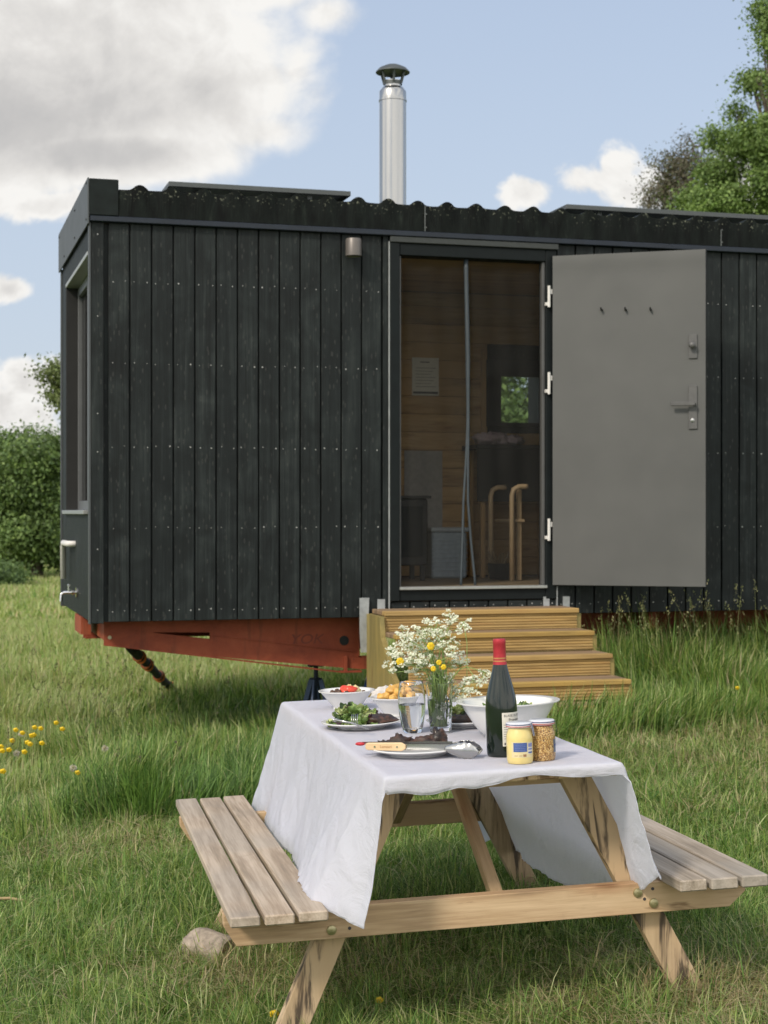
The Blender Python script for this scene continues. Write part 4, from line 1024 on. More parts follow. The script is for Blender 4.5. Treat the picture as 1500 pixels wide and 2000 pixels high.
# ------------------------------------------------------------------ wooden steps
def steps():
    M_ = CM; t = thing('wooden_steps', 'flight of ribbed timber steps leading up to the cabin door', 'steps', M_ @ Matrix.Translation((STEPX0, 0, -.5)))
    x0, x1 = STEPX0, STEPX1
    F_ = [(-.30, .051), (-.541, -.069), (-.792, -.184), (-1.045, -.307), (-1.29, -.42)]
    for i, (y, z) in enumerate(F_):
        yb = -.022 if i == 0 else F_[i-1][0] - .0
        s = MB(); e = rnd.uniform(-.004, .004)
        s.bx(x0 + .012 + e, x1 + e, y, y + .060, z - .028, z, .004)
        yy = y + .064
        s2 = MB()
        while yy < yb - .01: s2.bx(x0 + .012 + e, x1 + e, yy, min(yy + .085, yb - .002), z - .028, z, .004); yy += .089
        s.build('nosing_board', M_DECKEDGE if i % 2 else M_DECK, t, M=M_); s2.build('tread', M_DECKTOP, t, M=M_)
        # grooved riser
        s = MB(); zb = (F_[i+1][1] if i < 4 else -.56); y2 = y + .014; zz = z - .0285; k = 0
        while zz > zb + .004:
            d = .0145; s.bx(x0 + .016, x1 - .008, y2, y2 + .024, max(zz - d, zb), zz, .0035, axis=0); zz -= d + .0022; k += 1
        s.bx(x0 + .018, x1 - .010, y2 + .006, y2 + .0235, zb, z - .03, 0); s.build('riser', M_DECK, t, M=M_)
    poly = [(-.03, .022)] + [(-.296, .022), (-.30, -.04), (-.62, -.30), (-1.25, -.60), (-.35, -.60), (-.03, -.30)]
    for xx in (x0 - .022, x1 - .012):
        s = MB(); FM = Matrix.Translation((xx, 0, 0)) @ Matrix(((0, 0, 1, 0), (1, 0, 0, 0), (0, 1, 0, 0), (0, 0, 0, 1)))
        pts = [(-.02, .022), (-.30, .022), (-.33, -.10), (-.56, -.30), (-.80, -.42), (-1.02, -.56), (-.02, -.56)] if xx < 2 else [(-.02, .02), (-.28, .02), (-.28, -.10), (-.52, -.10), (-.52, -.215), (-.77, -.215), (-.77, -.34), (-1.02, -.34), (-1.02, -.60), (-.02, -.60)]
        s.prism(pts, .03, FM, 1); s.build('side_board', M_STRING, t, M=M_)
steps()

# ------------------------------------------------------------------ stands, strut and odd things under the trailer
def under():
    gzw = lambda p: float(gz(p.x, p.y))
    M_BLUE = plain('worn_blue_paint', (.055, .085, .16), .5, .2, .25, 20); M_BLUED = plain('dark_blue_paint', (.015, .025, .05), .6, .1, .2, 20)
    def stand(u, y, blue, lab, h_top):
        q = CM @ Vector((ch(u, 1310, y).x, y, 0)); g = gzw(q); H = (CM @ Vector((0, 0, h_top))).z - g
        t = thing('axle_stand', lab, 'stand', Matrix.Translation((q.x, q.y, g)) @ Matrix.Rotation(.5, 4, 'Z'))
        for sx_, sy_ in ((-1, -1), (1, -1), (1, 1), (-1, 1)):
            MB().beam((sx_ * .085, sy_ * .085, 0), (sx_ * .022, sy_ * .022, H * .8), .012, .030, ch=.001).build('leg', blue, t)
        s = MB(); s.prism([(-.075, .02), (.075, .02), (.025, H * .75), (-.025, H * .75)], .003, Matrix.Translation((0, .05, 0)) @ Matrix.Rotation(R(90), 4, 'X')); s.bx(-.03, .03, -.03, .03, H * .8, H * .83, .002); s.build('body', M_BLUED, t)
        s = MB(); s.cyl((0, 0, H * .7), (0, 0, H), .014, n=10); s.bx(-.05, .05, -.02, .02, H, H + .012, .002); s.build('post', M_BLUED, t)
    stand(617, .42, M_BLUE, 'blue axle stand in the grass under the red chassis', -.33)
    stand(733, .75, plain('bright_blue_paint', (.04, .12, .42), .5, .1), 'bright blue axle stand half hidden between chassis and steps', -.33)
    # black strut wrapped in orange tape
    a = ch(252, 1262, .30); A = CM @ a; yy = .3
    while yy < 3.5 and (CM @ ch(336, 1345, yy)).z - gzw(CM @ ch(336, 1345, yy)) > .08: yy += .05
    B = CM @ ch(336, 1345, yy); t = thing('wrapped_strut', 'black padded strut wrapped in orange tape slanting from the chassis into the grass', 'strut', Matrix.Translation(B))
    A2 = A - B; E_ = -A2 * .15
    pts = [E_ .lerp(A2, k / 14) + Vector((rnd.uniform(-.004, .004), 0, rnd.uniform(-.004, .004))) for k in range(15)]
    MB().tube(pts, [.028 + .004 * (k % 3 == 0) for k in range(15)], 12).build('padding', plain('black_foam', (.013, .013, .013), .8, 0, .2, 30, .004), t, smooth=True)
    d = A2.normalized(); o1 = d.orthogonal().normalized(); o2 = d.cross(o1); OT = plain('orange_tape_paint', (.62, .16, .035), .5)
    for k in (.16, .42, .66, .80):
        s = MB(); c = E_.lerp(A2, k); c2 = E_.lerp(A2, k + .055)
        s.tube([c.lerp(c2, j / 14) + (o1 * math.cos(j * .55) + o2 * math.sin(j * .55)) * .032 for j in range(15)], .011, 6)
        s.tube([c.lerp(c2, j / 8) + (o1 * math.cos(-j * .7 + 1) + o2 * math.sin(-j * .7 + 1)) * .032 for j in range(9)], .005, 6)
        s.build('orange_tape', OT, t, smooth=True)
under()

# ------------------------------------------------------------------ picnic table (local: x across, y away from the camera, z=0 at seat top)
HH, TW, TL = .3028, .292, 1.765
def th(u, v, y): return hit(TM, 1, y, u, v)
def on(u, v, h=HH): return hit(TM, 2, h + .0045, u, v)     # a point on the cloth
def table():
    t = thing('picnic_table', 'pale softwood picnic table with attached benches standing in the mown grass', 'picnic table', TM)
    P_ = lambda mb, name, m, **k: mb.build(name, m, t, M=TM, **k)
    w, g, S, L = .0703, .0105, .6693, 1.752
    for side in (-1, 1):
        for k in range(3):
            x0 = -S + k * (w + g); x0, x1 = (x0, x0 + w) if side < 0 else (-x0 - w + .003, -x0 + .003)
            e = rnd.uniform(-.004, .004); sk = 0
            mb = MB(); mb.bx(x0, x1, e, L + e * 2, -.025, 0 if side < 0 else .004, .0035, axis=1)
            o = P_(mb, 'seat_plank', M_SEAT if side < 0 else M_SEATR)
    n = 5; pw = (2 * TW - .0) / n
    for k in range(n): P_(MB().bx(-TW + k * pw + .003, -TW + (k + 1) * pw - .003, .004 + rnd.uniform(-.002, .002), TL - .006, HH - .030, HH, .003, axis=1), 'top_plank', M_PINE)
    # cross bearers, with cut corners
    for yb, zt, zb in ((.14, -.0255, -.103), (1.535, -.0255, -.103)):
        s = MB(); FM = Matrix.Translation((0, yb + .038, 0)) @ Matrix.Rotation(R(90), 4, 'X')
        xl, xr = -.672, .670
        s.prism([(xl, zt), (xl, zt - .028), (xl + .030, zb), (xr - .045, zb), (xr, zt - .040), (xr, zt)], .038, FM)
        o = P_(s, 'cross_bearer', M_PINE if yb < 1 else M_BROWNW, bevel=.002) if yb < 1 else s.build('cross_bearer', M_PINE, t, M=TM, bevel=.002)
    # splayed legs: front pair then rear pair
    def leg(ptsxz, y, m):
        s = MB(); FM = Matrix.Translation((0, y + .04, 0)) @ Matrix.Rotation(R(90), 4, 'X')
        (x0, z0), (x1, z1) = ptsxz; d = Vector((x1 - x0, z1 - z0)).normalized(); wv = .036 / abs(d.y)
        s = MB(); s.prism([(x0 - wv, z0), (x0 + wv, z0), (x1 + wv, z1), (x1 - wv, z1)], .04, FM, 1); return P_(s, 'leg', m, bevel=.002)
    a, b = th(1133, 1532, .182), th(1349, 1936, .182); sl = (b.x - a.x) / (b.z - a.z); zb = -.395
    top = HH - .031
    rx = lambda z: a.x + (z - a.z) * sl
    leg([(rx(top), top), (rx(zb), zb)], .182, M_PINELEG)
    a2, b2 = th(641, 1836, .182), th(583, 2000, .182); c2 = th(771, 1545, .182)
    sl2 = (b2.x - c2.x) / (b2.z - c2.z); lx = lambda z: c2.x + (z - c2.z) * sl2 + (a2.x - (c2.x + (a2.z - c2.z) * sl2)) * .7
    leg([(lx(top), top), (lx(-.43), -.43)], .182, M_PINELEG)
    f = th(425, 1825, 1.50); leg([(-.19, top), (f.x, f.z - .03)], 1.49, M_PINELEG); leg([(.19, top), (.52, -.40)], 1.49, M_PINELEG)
    # battens under the top and the diagonal brace
    for y in (.225, 1.445): P_(MB().bx(-.25, .25, y, y + .04, top - .045, top, .002), 'batten', M_PINE)
    P_(MB().bx(-.26, .26, .85, .885, top - .036, top, .002), 'batten', M_PINE)
    P_(MB().beam((.036, .80, top - .003), (.036, .215, -.07), .032, .034, up=(0, 1, 0)), 'brace', M_PINE)
    P_(MB().beam((.036, .93, top - .003), (.036, 1.50, -.07), .032, .034, up=(0, 1, 0)), 'brace', M_PINE)
    for i, (u, v) in enumerate(((648, 1817), (1246, 1744), (1277, 1764))):
        q = th(u, v, .138); s = MB(); s.lathe([(0, .006), (.005, .0062), (.0115, .004), (.0125, 0)], 20, (0, 0, 0), Matrix.Translation((q.x, .140, q.z)) @ Matrix.Rotation(R(90), 4, 'X'))
        for k in range(2): s.box((0, 0, .0062), (.010, .0018, .0012), 0, Matrix.Translation((q.x, .140, q.z)) @ Matrix.Rotation(R(90), 4, 'X') @ Matrix.Rotation(k * 1.57 + .6, 4, 'Z'))
        s.build('bolt', plain('brassy_bolt', (.42, .38, .22), .35, .8, .2, 60), t, smooth='auto')
    for (u, v) in ((683, 1813), (1275, 1736), (1259, 1756)):
        q = th(u, v, .139); MB().cyl((q.x, .1402, q.z), (q.x, .1392, q.z), .0042, n=12).build('screw_hole_disc', M_INK, t, M=TM)  # dark disc on the wood in place of a shaded hole
table()

def stump():
    x, y = (415 - 750) / FPX * 4.98, 4.98; z = float(gz(x, y)); t = thing('log_block', 'short split log propping up the far left table leg', 'log', Matrix.Translation((x, y, z + .012)) @ Matrix.Rotation(-.75, 4, 'Z'))
    mw = wood('log_wood', (.50, .40, .29), (.26, .18, .12), knots=.3, grain=.5, bump=.004)
    s = MB(); n = 22; prof = [(-.085, .045), (-.080, .052), (-.03, .056), (.03, .054), (.078, .052), (.083, .047)]
    for i, (px_, r_) in enumerate(prof):
        for j in range(n):
            a = 6.2832 * j / n; q = r_ * (1 + .16 * noise.noise(Vector((math.cos(a) * 1.6, math.sin(a) * 1.6, px_ * 9))) + .05 * noise.noise(Vector((math.cos(a) * 7, math.sin(a) * 7, px_ * 4))))
            s.v.append((px_ + .008 * math.sin(a + i), q * math.cos(a), .030 + q * math.sin(a))); s.g.append((px_, q * math.cos(a), q * math.sin(a)))
    for i in range(len(prof) - 1):
        for j in range(n): j2 = (j + 1) % n; s.f.append((i*n+j, (i+1)*n+j, (i+1)*n+j2, i*n+j2))
    s.build('bark', plain('grey_brown_bark', (.30, .25, .20), .9, 0, .45, 28, .006), t)
    for px_, o_ in ((-.0852, 0), (.0832, (len(prof) - 1) * n)):
        e = MB(); vs = [s.v[o_ + j] for j in range(n)]; vs = [(v[0] + (.001 if px_ > 0 else -.001), v[1], v[2]) for v in vs]; e.add(vs, [tuple(range(n))]); e.build('cut_end', mw, t)
stump()

# ------------------------------------------------------------------ tablecloth
def cloth():
    rr = np.interp
    # hem positions (x, z) of the hanging sides against y
    Ly = [-.02, .12, .30, .62, .90, 1.2, 1.78]; Lx = [-.365, -.450, -.458, -.425, -.395, -.405, -.412]; Lz = [-.034, .000, .008, -.030, -.040, -.046, -.052]
    Ry = [0, .10, .3, .8, 1.2, 1.7, 1.78]; Rx_ = [.378, .385, .385, .375, .41, .455, .455]; Rz = [.022, -.03, -.075, -.165, -.195, -.20, -.20]
    top = HH + .0035
    y0, y1 = -.012, TL + .012
    nu, nv = 210, 260
    def sm(u, a, b): return float(ss(u, a, b))
    def fn(a, b):
        # b: along the table incl. short front overhang and back hang; a: across
        s = -.055 + b * (y1 + .055 + .16)
        front = max(0.0, -s); back = max(0.0, s - y1)
        y = max(s, y0)
        # across: 0-.36 left side, .36-.64 top, .64-1 right side
        if a < .36: k = 1 - a / .36; side = -1
        elif a > .64: k = (a - .64) / .36; side = 1
        else: k = 0; side = 0
        yy = min(max(s, -.02), y1)
        if side == 0:
            x = -TW + (a - .36) / .28 * 2 * TW; z = top
            z += .0016 * noise.noise(Vector((x * 7, s * 6, 1))) + .0022 * max(0, noise.noise(Vector((x * 3 + 4, s * 3.3, 7)))) ** 1.5
            u = s
            if s < y0:      # short front hem rolled over the edge
                d = (y0 - s) / .043; wob = .62 + .35 * noise.noise(Vector((x * 9, 2, 0))) - .30 * sm(x, -.08, .06) * (1 - sm(x, .16, .28)) + .15 * (1 - sm(x, -.25, -.10))
                dr = .058 * min(d, 1.0) * wob
                e = min(dr / .008, 1)
                y = y0 - .006 * math.sin(e * math.pi / 2) - .004 * noise.noise(Vector((x * 22, d * 2, 3))) * d
                z = z - dr + .002 * noise.noise(Vector((x * 30, d * 3, 9))) * d
            elif s > y1: y = y1 + .004; z = top - back
            return (x, y, z)
        hx, hz = (rr(yy, Ly, Lx), rr(yy, Ly, Lz)) if side < 0 else (rr(yy, Ry, Rx_), rr(yy, Ry, Rz))
        edge = side * (TW + .004); ln = top - hz
        kk = k
        # drop from the rounded edge, flaring towards the hem
        z = top - ln * kk; x = edge + (hx - edge) * (kk ** 1.05)
        rnd_ = max(0, 1 - kk * ln / .012); x -= side * .004 * rnd_ ** 2; z -= 0
        # folds
        amp = kk ** .8
        f = .007 * math.sin(yy * 6.0 + (1.2 if side < 0 else 3) + 1.6 * noise.noise(Vector((yy * 2.2, kk * .8, side * 3)))) + .0035 * math.sin(yy * 19 + 3 * noise.noise(Vector((yy * 3, kk, side))))
        f += .010 * noise.noise(Vector((yy * 4, kk * 1.4, 11 + side)))
        f += .004 * noise.noise(Vector((yy * 16 + kk * 5, kk * 5, 21 + side)))
        x += side * amp * (f + (.004 if side < 0 else .004)) * (1.0 if side < 0 else .75)
        # diagonal pull creases from the corners
        dc = noise.noise(Vector(((yy + kk * .35) * 14, (yy - kk * .3) * 3, 31 + side))); x += side * .0035 * amp * dc
        z += .006 * kk * noise.noise(Vector((yy * 13, 3, side))) + .003 * kk * noise.noise(Vector((yy * 40, 9, side)))
        x += side * .006 * sm(kk, .90, 1) * noise.noise(Vector((yy * 55, 1, side * 7)))
        cq = noise.noise(Vector((yy * 6 - kk * 2.2, kk * 2.5 + yy, 51 + side))); x += side * .006 * amp * (abs(cq) ** .5) * (1 if cq > 0 else -.2)
        y = s
        if s < y0:
            fr = (y0 - s) / .043
            if k < .16:
                q = k / .16; y = y0 - .006 * (1 - q) - (y0 - s) * q * .35; z -= .040 * fr * (1 - q) * .8
            else: y = y0 - (y0 - s) * .35
            y += -.010 * kk * fr + .006 * noise.noise(Vector((z * 14, 5, side))) * kk + .003 * noise.noise(Vector((z * 45, 8, side)))
            x -= side * .012 * fr * kk
            y -= .02 * fr * sm(kk, .3, 1.0) * (1 if side < 0 else .3)
        if s > y1:
            y = y1 + .004 + back * .25 * kk; x -= side * back * .6 * (1 - .2 * kk); z -= back * .7 * (1 - kk * .6)
        return (x, y, z)
    s = MB(); vs = []
    for i in range(nu + 1):
        for j in range(nv + 1):
            a = i / nu; b = j / nv; vs.append(fn(a, b)); s.g.append((a * 1.35, b * 1.98, 0))
    s.v = vs
    for i in range(nu):
        for j in range(nv):
            q = i * (nv + 1) + j; s.f.append((q, q + nv + 1, q + nv + 2, q + 1))
    o = s.build('tablecloth', M_LINEN, M=TM, smooth=True)
    m = o.modifiers.new('thick', 'SOLIDIFY'); m.thickness = .0012; m.offset = 1
    # stitched hem line as a raised narrow fold
    h = MB()
    def hem(a, s0, s1, n=150, off=.0015):
        pts = [Vector(fn(a, s0 + (s1 - s0) * k / n)) for k in range(n + 1)]
        h.tube(pts, .0016, 5)
    hem(.0, .0, 1); hem(1., .0, 1)
    pts = [Vector(fn(k / 300, 0.0)) for k in range(301)]; h.tube(pts, .0016, 5)
    h.build('hem', M_LINEN, o, M=TM, smooth=True)
    tag(o, 'creased white linen cloth draped over the picnic table', 'tablecloth')
cloth()

# ------------------------------------------------------------------ things on the table
def place(u, v, rz=0, dz=0, h=None):
    q = on(u, v, HH if h is None else h)
    return TM @ Matrix.Translation((q.x, q.y, HH + .0055 + dz)) @ Matrix.Rotation(rz, 4, 'Z')

def bowl_prof(R_, H, rb, t=.004, lip=.006, curve=1.0):
    out = [(0, .004), (rb * .8, .004), (rb * .85, 0), (rb, 0), (rb, .006)]
    for k in range(1, 9):
        q = k / 8; out.append((rb + (R_ - lip - rb) * (q ** curve), .006 + (H - .010) * q))
    out += [(R_, H - .003), (R_ + .0008, H), (R_ - .002, H + .0008)]
    for k in range(8, 0, -1):
        q = k / 8; out.append((rb + (R_ - lip - rb) * (q ** curve) - t, .010 + (H - .012) * q))
    return out + [(rb * .6, .011), (0, .011)]
def bowl(name, lab, M, R_, H, rb, **k):
    t = MB().lathe(bowl_prof(R_, H, rb, **k), 64).build(name, M_CHINA, M=M, smooth='auto'); return tag(t, lab, 'bowl')

def plate(M, R_, lab):
    pr = [(0, .003), (R_ * .55, .003), (R_ * .58, 0), (R_ * .62, 0), (R_ * .64, .004), (R_ * .80, .009), (R_, .017), (R_ + .001, .019), (R_ - .002, .0205), (R_ * .80, .0125), (R_ * .66, .008), (0, .0065)]
    return tag(MB().lathe(pr, 72).build('dinner_plate', M_CHINA, M=M, smooth='auto'), lab, 'plate', 'white plates on the cloth')

MEAT = None
def meatmat():
    m, N, p, o = mat('charred_meat')
    co = N.n('ShaderNodeTexCoord').outputs['Object']
    n = N.noise(co, 70, 5, .65, .5); n2 = N.noise(co, 22, 3)
    c = N.ramp(N.m('ADD', N.m('MULTIPLY', n, .6), N.m('MULTIPLY', n2, .4)), [(.36, (.007, .005, .005)), (.5, (.035, .018, .012)), (.62, (.10, .042, .026)), (.76, (.20, .12, .08))])
    N.link(c, p.inputs['Base Color']); p.inputs['Roughness'].default_value = .42; p.inputs['Coat Weight'].default_value = .15
    b = N.n('ShaderNodeBump'); b.inputs['Distance'].default_value = .004; b.inputs['Strength'].default_value = 1; N.link(n, b.inputs['Height']); N.link(b.outputs[0], p.inputs['Normal'])
    return m
M_MEAT = meatmat()
SAL = {k: leafmat('salad_' + k, .25, .45, .5, col=c) for k, c in dict(green=(.21, .32, .10), pale=(.50, .56, .26), dark=(.085, .14, .055), purple=(.11, .055, .08)).items()}
def leaf_sheet(mb, c, r, seed, curl=.6, up=.3):
    """one crinkled salad leaf"""
    q = random.Random(seed); rot = Euler((q.uniform(-up, up) * 2.2, q.uniform(-up, up) * 2.2, q.uniform(0, 6.28))).to_matrix(); l = r * q.uniform(.8, 1.3); w = r * q.uniform(.45, .8)
    def fn(a, b):
        t = a * 2 - 1; u = b * 2 - 1; wid = w * math.sqrt(max(.02, 1 - t * t * .93)) * (1 + .12 * math.sin(a * 25 + seed))
        x = t * l; y = u * wid; z = curl * r * (t * t * .5 + u * u * .35 - .3) + .10 * r * math.sin(t * 9 + seed) * abs(u) + .08 * r * noise.noise(Vector((x * 60, y * 60, seed)))
        return rot @ Vector((x, y, z)) + Vector(c)
    mb.grid(fn, 9, 7)
def salad(t, items, R_, z0, seed, sz=.020, sx=1.0, heap=.03, cx=0, cy=0, only=None):
    q = random.Random(seed)
    for kind, n in items:
        mb = MB()
        for k in range(n):
            a = q.uniform(0, 6.28); r = R_ * math.sqrt(q.random()); x = cx + r * math.cos(a) * sx; y = cy + r * math.sin(a)
            z = z0 + heap * (1 - (r / R_) ** 2) * q.uniform(.2, 1)
            leaf_sheet(mb, (x, y, z), sz * q.uniform(.7, 1.25), q.random() * 50, up=.35)
        ob = mb.build(kind + '_leaves', SAL[kind], t, smooth=True, M=t.matrix_world)
        tag(ob, kind + ' salad leaves')

def tableware():
    # near plate with meat; tongs rest on it
    Mp = place(815, 1474); plate(Mp, .118, 'white plate of charred meat nearest the front edge of the cloth')
    t = thing('grilled_meat', 'dark charred pieces of meat on the nearest plate behind the tongs', 'meat', Mp @ Matrix.Translation((0, 0, .009)))
    for k, (x, y, r) in enumerate([(-.035, .050, (.034, .018, .019)), (.030, .052, (.040, .020, .016)), (.068, .040, (.022, .018, .026)), (.05, .025, (.03, .018, .012)), (-.005, .045, (.03, .016, .012)), (-.083, .045, (.015, .013, .014))]):
        MB().blob((x, y, r[2] * .85), r, k + 2, .7, 2.6, 22, 14).build('meat_piece', M_MEAT, t, smooth=True, M=t.matrix_world)
    # tongs
    L0 = on(717, 1456, HH + .030); L1 = on(925, 1468, HH + .018); A = Vector((L0.x, L0.y, HH + .034)); B = Vector((L1.x, L1.y, HH + .030)); d = (B - A); Lg = d.length; d.normalize()
    TMt = TM @ Matrix.Translation(A) @ Matrix.Rotation(math.atan2(d.y, d.x), 4, 'Z')
    t = thing('serving_tongs', 'steel serving tongs with a wooden handle resting across the nearest plate', 'tongs', TMt)
    P_ = lambda mb, n, m, **k: mb.build(n, m, t, M=TMt, **k)
    hl = .108
    s = MB(); s.prism([(0, -.007), (.008, -.0095), (hl - .01, -.011), (hl, -.005), (hl, .005), (hl - .01, .011), (.008, .0095), (0, .007)], .007, Matrix.Translation((0, -.0085, 0)) @ Matrix.Rotation(R(90), 4, 'X')); hd = P_(s, 'handle', M_BENT, bevel=.0022)
    for x in (.026, .086): MB().cyl((x, -.0150, 0), (x, -.0175, 0), .0026, n=10).build('rivet', M_CHROME, hd, M=TMt)
    vs, fs = text_mesh('Lamzuri', .010); MB().add([(v.x + .056, -.0163, v.y) for v in vs], fs).build('lettering', plain('burnt_lettering', (.35, .16, .06), .7), hd, M=TMt)
    s = MB(); s.prism([(.005, -.006), (Lg - .055, -.008), (Lg - .055, .007), (.005, .006)], .0016, Matrix.Translation((0, -.0068, 0)) @ Matrix.Rotation(R(90), 4, 'X')); P_(s, 'arm', M_STEEL)
    s = MB(); s.prism([(-.02, -.004), (Lg - .06, -.004), (Lg - .06, .007), (-.02, .003)], .0016, Matrix.Translation((0, .020, .004)) @ Matrix.Rotation(R(90), 4, 'X')); P_(s, 'arm', M_STEEL)
    for yy, sg in ((-.010, 1), (.022, -1)):
        s = MB()
        def scoop(a, b):
            x = Lg - .072 + a * .085; ww = .0065 + .0145 * math.sin(min(1, a * 1.5) * math.pi / 2); ww *= math.sqrt(max(0, 1 - (max(0, a - .62) / .385) ** 2))
            u = b * 2 - 1; sc = 0; ww *= 1 + .07 * math.sin(a * 34) * (a > .3); zz = u * ww - .006 * a
            return (x + sc + .004 * (1 - u * u) * a, yy - sg * .010 * (1 - u * u) * math.sin(min(1, a + .15) * math.pi * .9), zz - .004)
        s.grid(scoop, 22, 26); P_(s, 'scoop', M_STEEL, smooth=True).modifiers.new('t', 'SOLIDIFY').thickness = .001
    s = MB(); s.tube([(.0, .012, .002), (-.012, .010, .003)], .0018, 8)
    P_(s, 'hinge', M_DGREY); s = MB(); s.blob((-.022, .009, .003), (.013, .008, .0048), 1, 0, 1, 18, 10); P_(s, 'pull_tab', plain('red_rubber', (.48, .02, .03), .45), smooth=True)
    # plate with steak, salad and fork
    Mp = place(706, 1421); plate(Mp, .118, 'white plate with steak and green salad on the left of the cloth')
    t = thing('steak', 'thick browned steak beside the salad on the left plate', 'steak', Mp @ Matrix.Translation((.048, -.02, .009)))
    MB().blob((0, 0, .014), (.055, .034, .0155), 5, .35, 1.6, 34, 18).build('meat', M_MEAT, t, smooth=True, M=t.matrix_world)
    t = thing('green_salad', 'mixed green and purple leaf salad heaped on the left plate', 'salad', Mp @ Matrix.Translation((-.025, .0, .010)))
    salad(t, [('green', 60), ('pale', 46), ('dark', 34), ('purple', 16)], .062, .004, 5, .0205, 1.15, .052, .008, .01)
    a = on(655, 1400, HH + .055); b = on(720, 1420, HH + .022); A = Vector((a.x, a.y, HH + .050)); B = Vector((b.x, b.y - .01, HH + .022)); X = (B - A)
    t = thing('fork', 'steel fork leaning across the salad on the left plate', 'fork', TM @ Matrix.Translation(A))
    s = MB(); s.tube([(0, 0, 0), tuple(X * .45 + Vector((0, 0, .004))), tuple(X)], [.0042, .0026, .0034], 10); s.blob((0, 0, 0), (.010, .004, .0055), 1, 0, 1, 14, 8); s.build('handle', M_STEEL, t, smooth=True, M=t.matrix_world)
    c = Vector((.052, .02, .012)); s = MB()
    for k in range(4): s.tube([tuple(c + Vector((k * .0055, 0, 0))), tuple(c + Vector((k * .0055 - .004, -.01, -.016))), tuple(c + Vector((k * .004, -.012, -.026)))], .0013, 6)
    s.build('tines', M_STEEL, t, smooth=True, M=t.matrix_world)
    # far right plate
    Mp = place(905, 1418); plate(Mp, .108, 'white plate of salad and meat half hidden behind the vase')
    t = thing('plated_salad', 'pale lettuce with meat on the plate behind the vase', 'salad', Mp @ Matrix.Translation((0, 0, .010)))
    salad(t, [('green', 14), ('pale', 30), ('dark', 12)], .05, .014, 8, .020, 1.0, .036, -.01, .02)
    MB().blob((.0, -.03, .014), (.06, .03, .017), 15, .5, 2.0, 26, 14).build('meat', M_MEAT, t, smooth=True, M=t.matrix_world)
    # bowls
    Mb = place(678, 1384); bowl('small_bowl', 'small white bowl of tomato salad at the back left corner of the cloth', Mb, .092, .060, .045)
    t = thing('tomato_salad', 'red tomato salad in the back left bowl', 'salad', Mb @ Matrix.Translation((0, 0, .040)))
    s = MB(); s.blob((.002, -.01, .020), (.030, .026, .016), 3, .3, 2, 22, 12); s.blob((-.03, .0, .012), (.022, .018, .009), 4, .3, 2, 16, 10); s.build('tomato', plain('ripe_tomato', (.66, .055, .02), .3, 0, .15, 40, coat=.4), t, smooth=True, M=t.matrix_world)
    s = MB(); s.blob((.030, .004, .018), (.016, .014, .016), 6, .5, 3, 16, 10); s.blob((.012, .02, .018), (.016, .014, .016), 7, .5, 3, 16, 10); s.build('cheese', plain('soft_cheese', (.66, .55, .28), .6), t, smooth=True, M=t.matrix_world)
    s = MB()
    for k in range(16): s.blob((rnd.uniform(-.055, .055), rnd.uniform(-.05, .05), rnd.uniform(.008, .016)), rnd.uniform(.005, .010), k, .5, 3, 10, 6)
    s.build('olives_and_crumbs', plain('dark_olive', (.09, .05, .03), .4), t, smooth=True, M=t.matrix_world)
    Mb = place(778, 1397); bowl('small_bowl', 'small white bowl of golden potatoes behind the water glass', Mb, .088, .058, .045)
    for k in range(16):
        a = k * 2.4; r = .055 * math.sqrt((k % 11 + .3) / 11); zz = .052 + .020 * (1 - r / .06) + (k // 11) * .014
        s = MB(); s.blob((0, 0, 0), (.019 + rnd.uniform(-.003, .004), .015, .014), k + 3, .45, 2.2, 16, 10)
        o = s.build('roast_potato', plain('golden_potato', (.62, .36, .09), .5, 0, .35, 45, .001) if k == 0 else bpy.data.materials['golden_potato'], M=Mb @ Matrix.Translation((r * math.cos(a), r * math.sin(a), zz)) @ Matrix.Rotation(a, 4, 'Z'), smooth=True)
        tag(o, 'golden roast potato heaped in the bowl behind the water glass', 'potato', 'golden potatoes in the small bowl')
    Mb = place(994, 1439); bowl('salad_bowl', 'large white salad bowl with flared rim behind the wine bottle', Mb, 0.143, .100, .066, t=.005, lip=.012, curve=.72)
    t = thing('salad', 'low heap of leaf salad inside the large white bowl', 'salad', Mb @ Matrix.Translation((0, 0, .055)))
    salad(t, [('green', 30), ('pale', 24), ('dark', 18), ('purple', 6)], .092, .012, 12, .019, 1, .018)
    # crumpled napkin behind the bowls
    q = on(752, 1370); s = MB(); s.blob((0, 0, .022), (.040, .024, .028), 3, .5, 3.0, 30, 18); s.blob((.035, .03, .022), (.03, .02, .024), 9, .5, 3.0, 30, 18)
    tag(s.build('paper_napkin', plain('napkin_paper', (.58, .55, .52), .85), M=TM @ Matrix.Translation((q.x, q.y, HH + .006)), smooth=True), 'crumpled whitish paper napkin between the two small bowls', 'napkin')
    # water glass
    def tumbler(H, rr, n, rw, zw, fill_m):
        zs = np.linspace(0, 1, 15); out = [(0, .0), (rr(0) - .003, .0), (rr(0), .003)] + [(rr(q), .003 + (H - .004) * q) for q in zs[1:]]
        inn = [(rr(q) - .0022, .014 + (H - .015) * q) for q in zs[::-1]]
        prof = out + [(rr(1) - .001, H)] + inn + [(0, .012)]
        return prof
    Mg = place(806, 1431); H = .146; rr = lambda q: .0275 + (.0395 - .0275) * math.sin(min(1, q / .62) * math.pi / 2) - (.0065 * ((q - .62) / .38) ** 2 if q > .62 else 0)
    t = thing('water_glass', 'clear tumbler half full of water left of the vase', 'glass', Mg)
    MB().lathe(tumbler(H, rr, 0, 0, 0, 0), 56).build('glass_body', M_GLASS, t, smooth='auto', M=Mg)
    zs = np.linspace(0, .5, 9); w = [(0, .0142)] + [(rr(q) - .0019, .0144 + (H - .015) * q) for q in zs] + [(0, .0144 + (H - .015) * .5)]
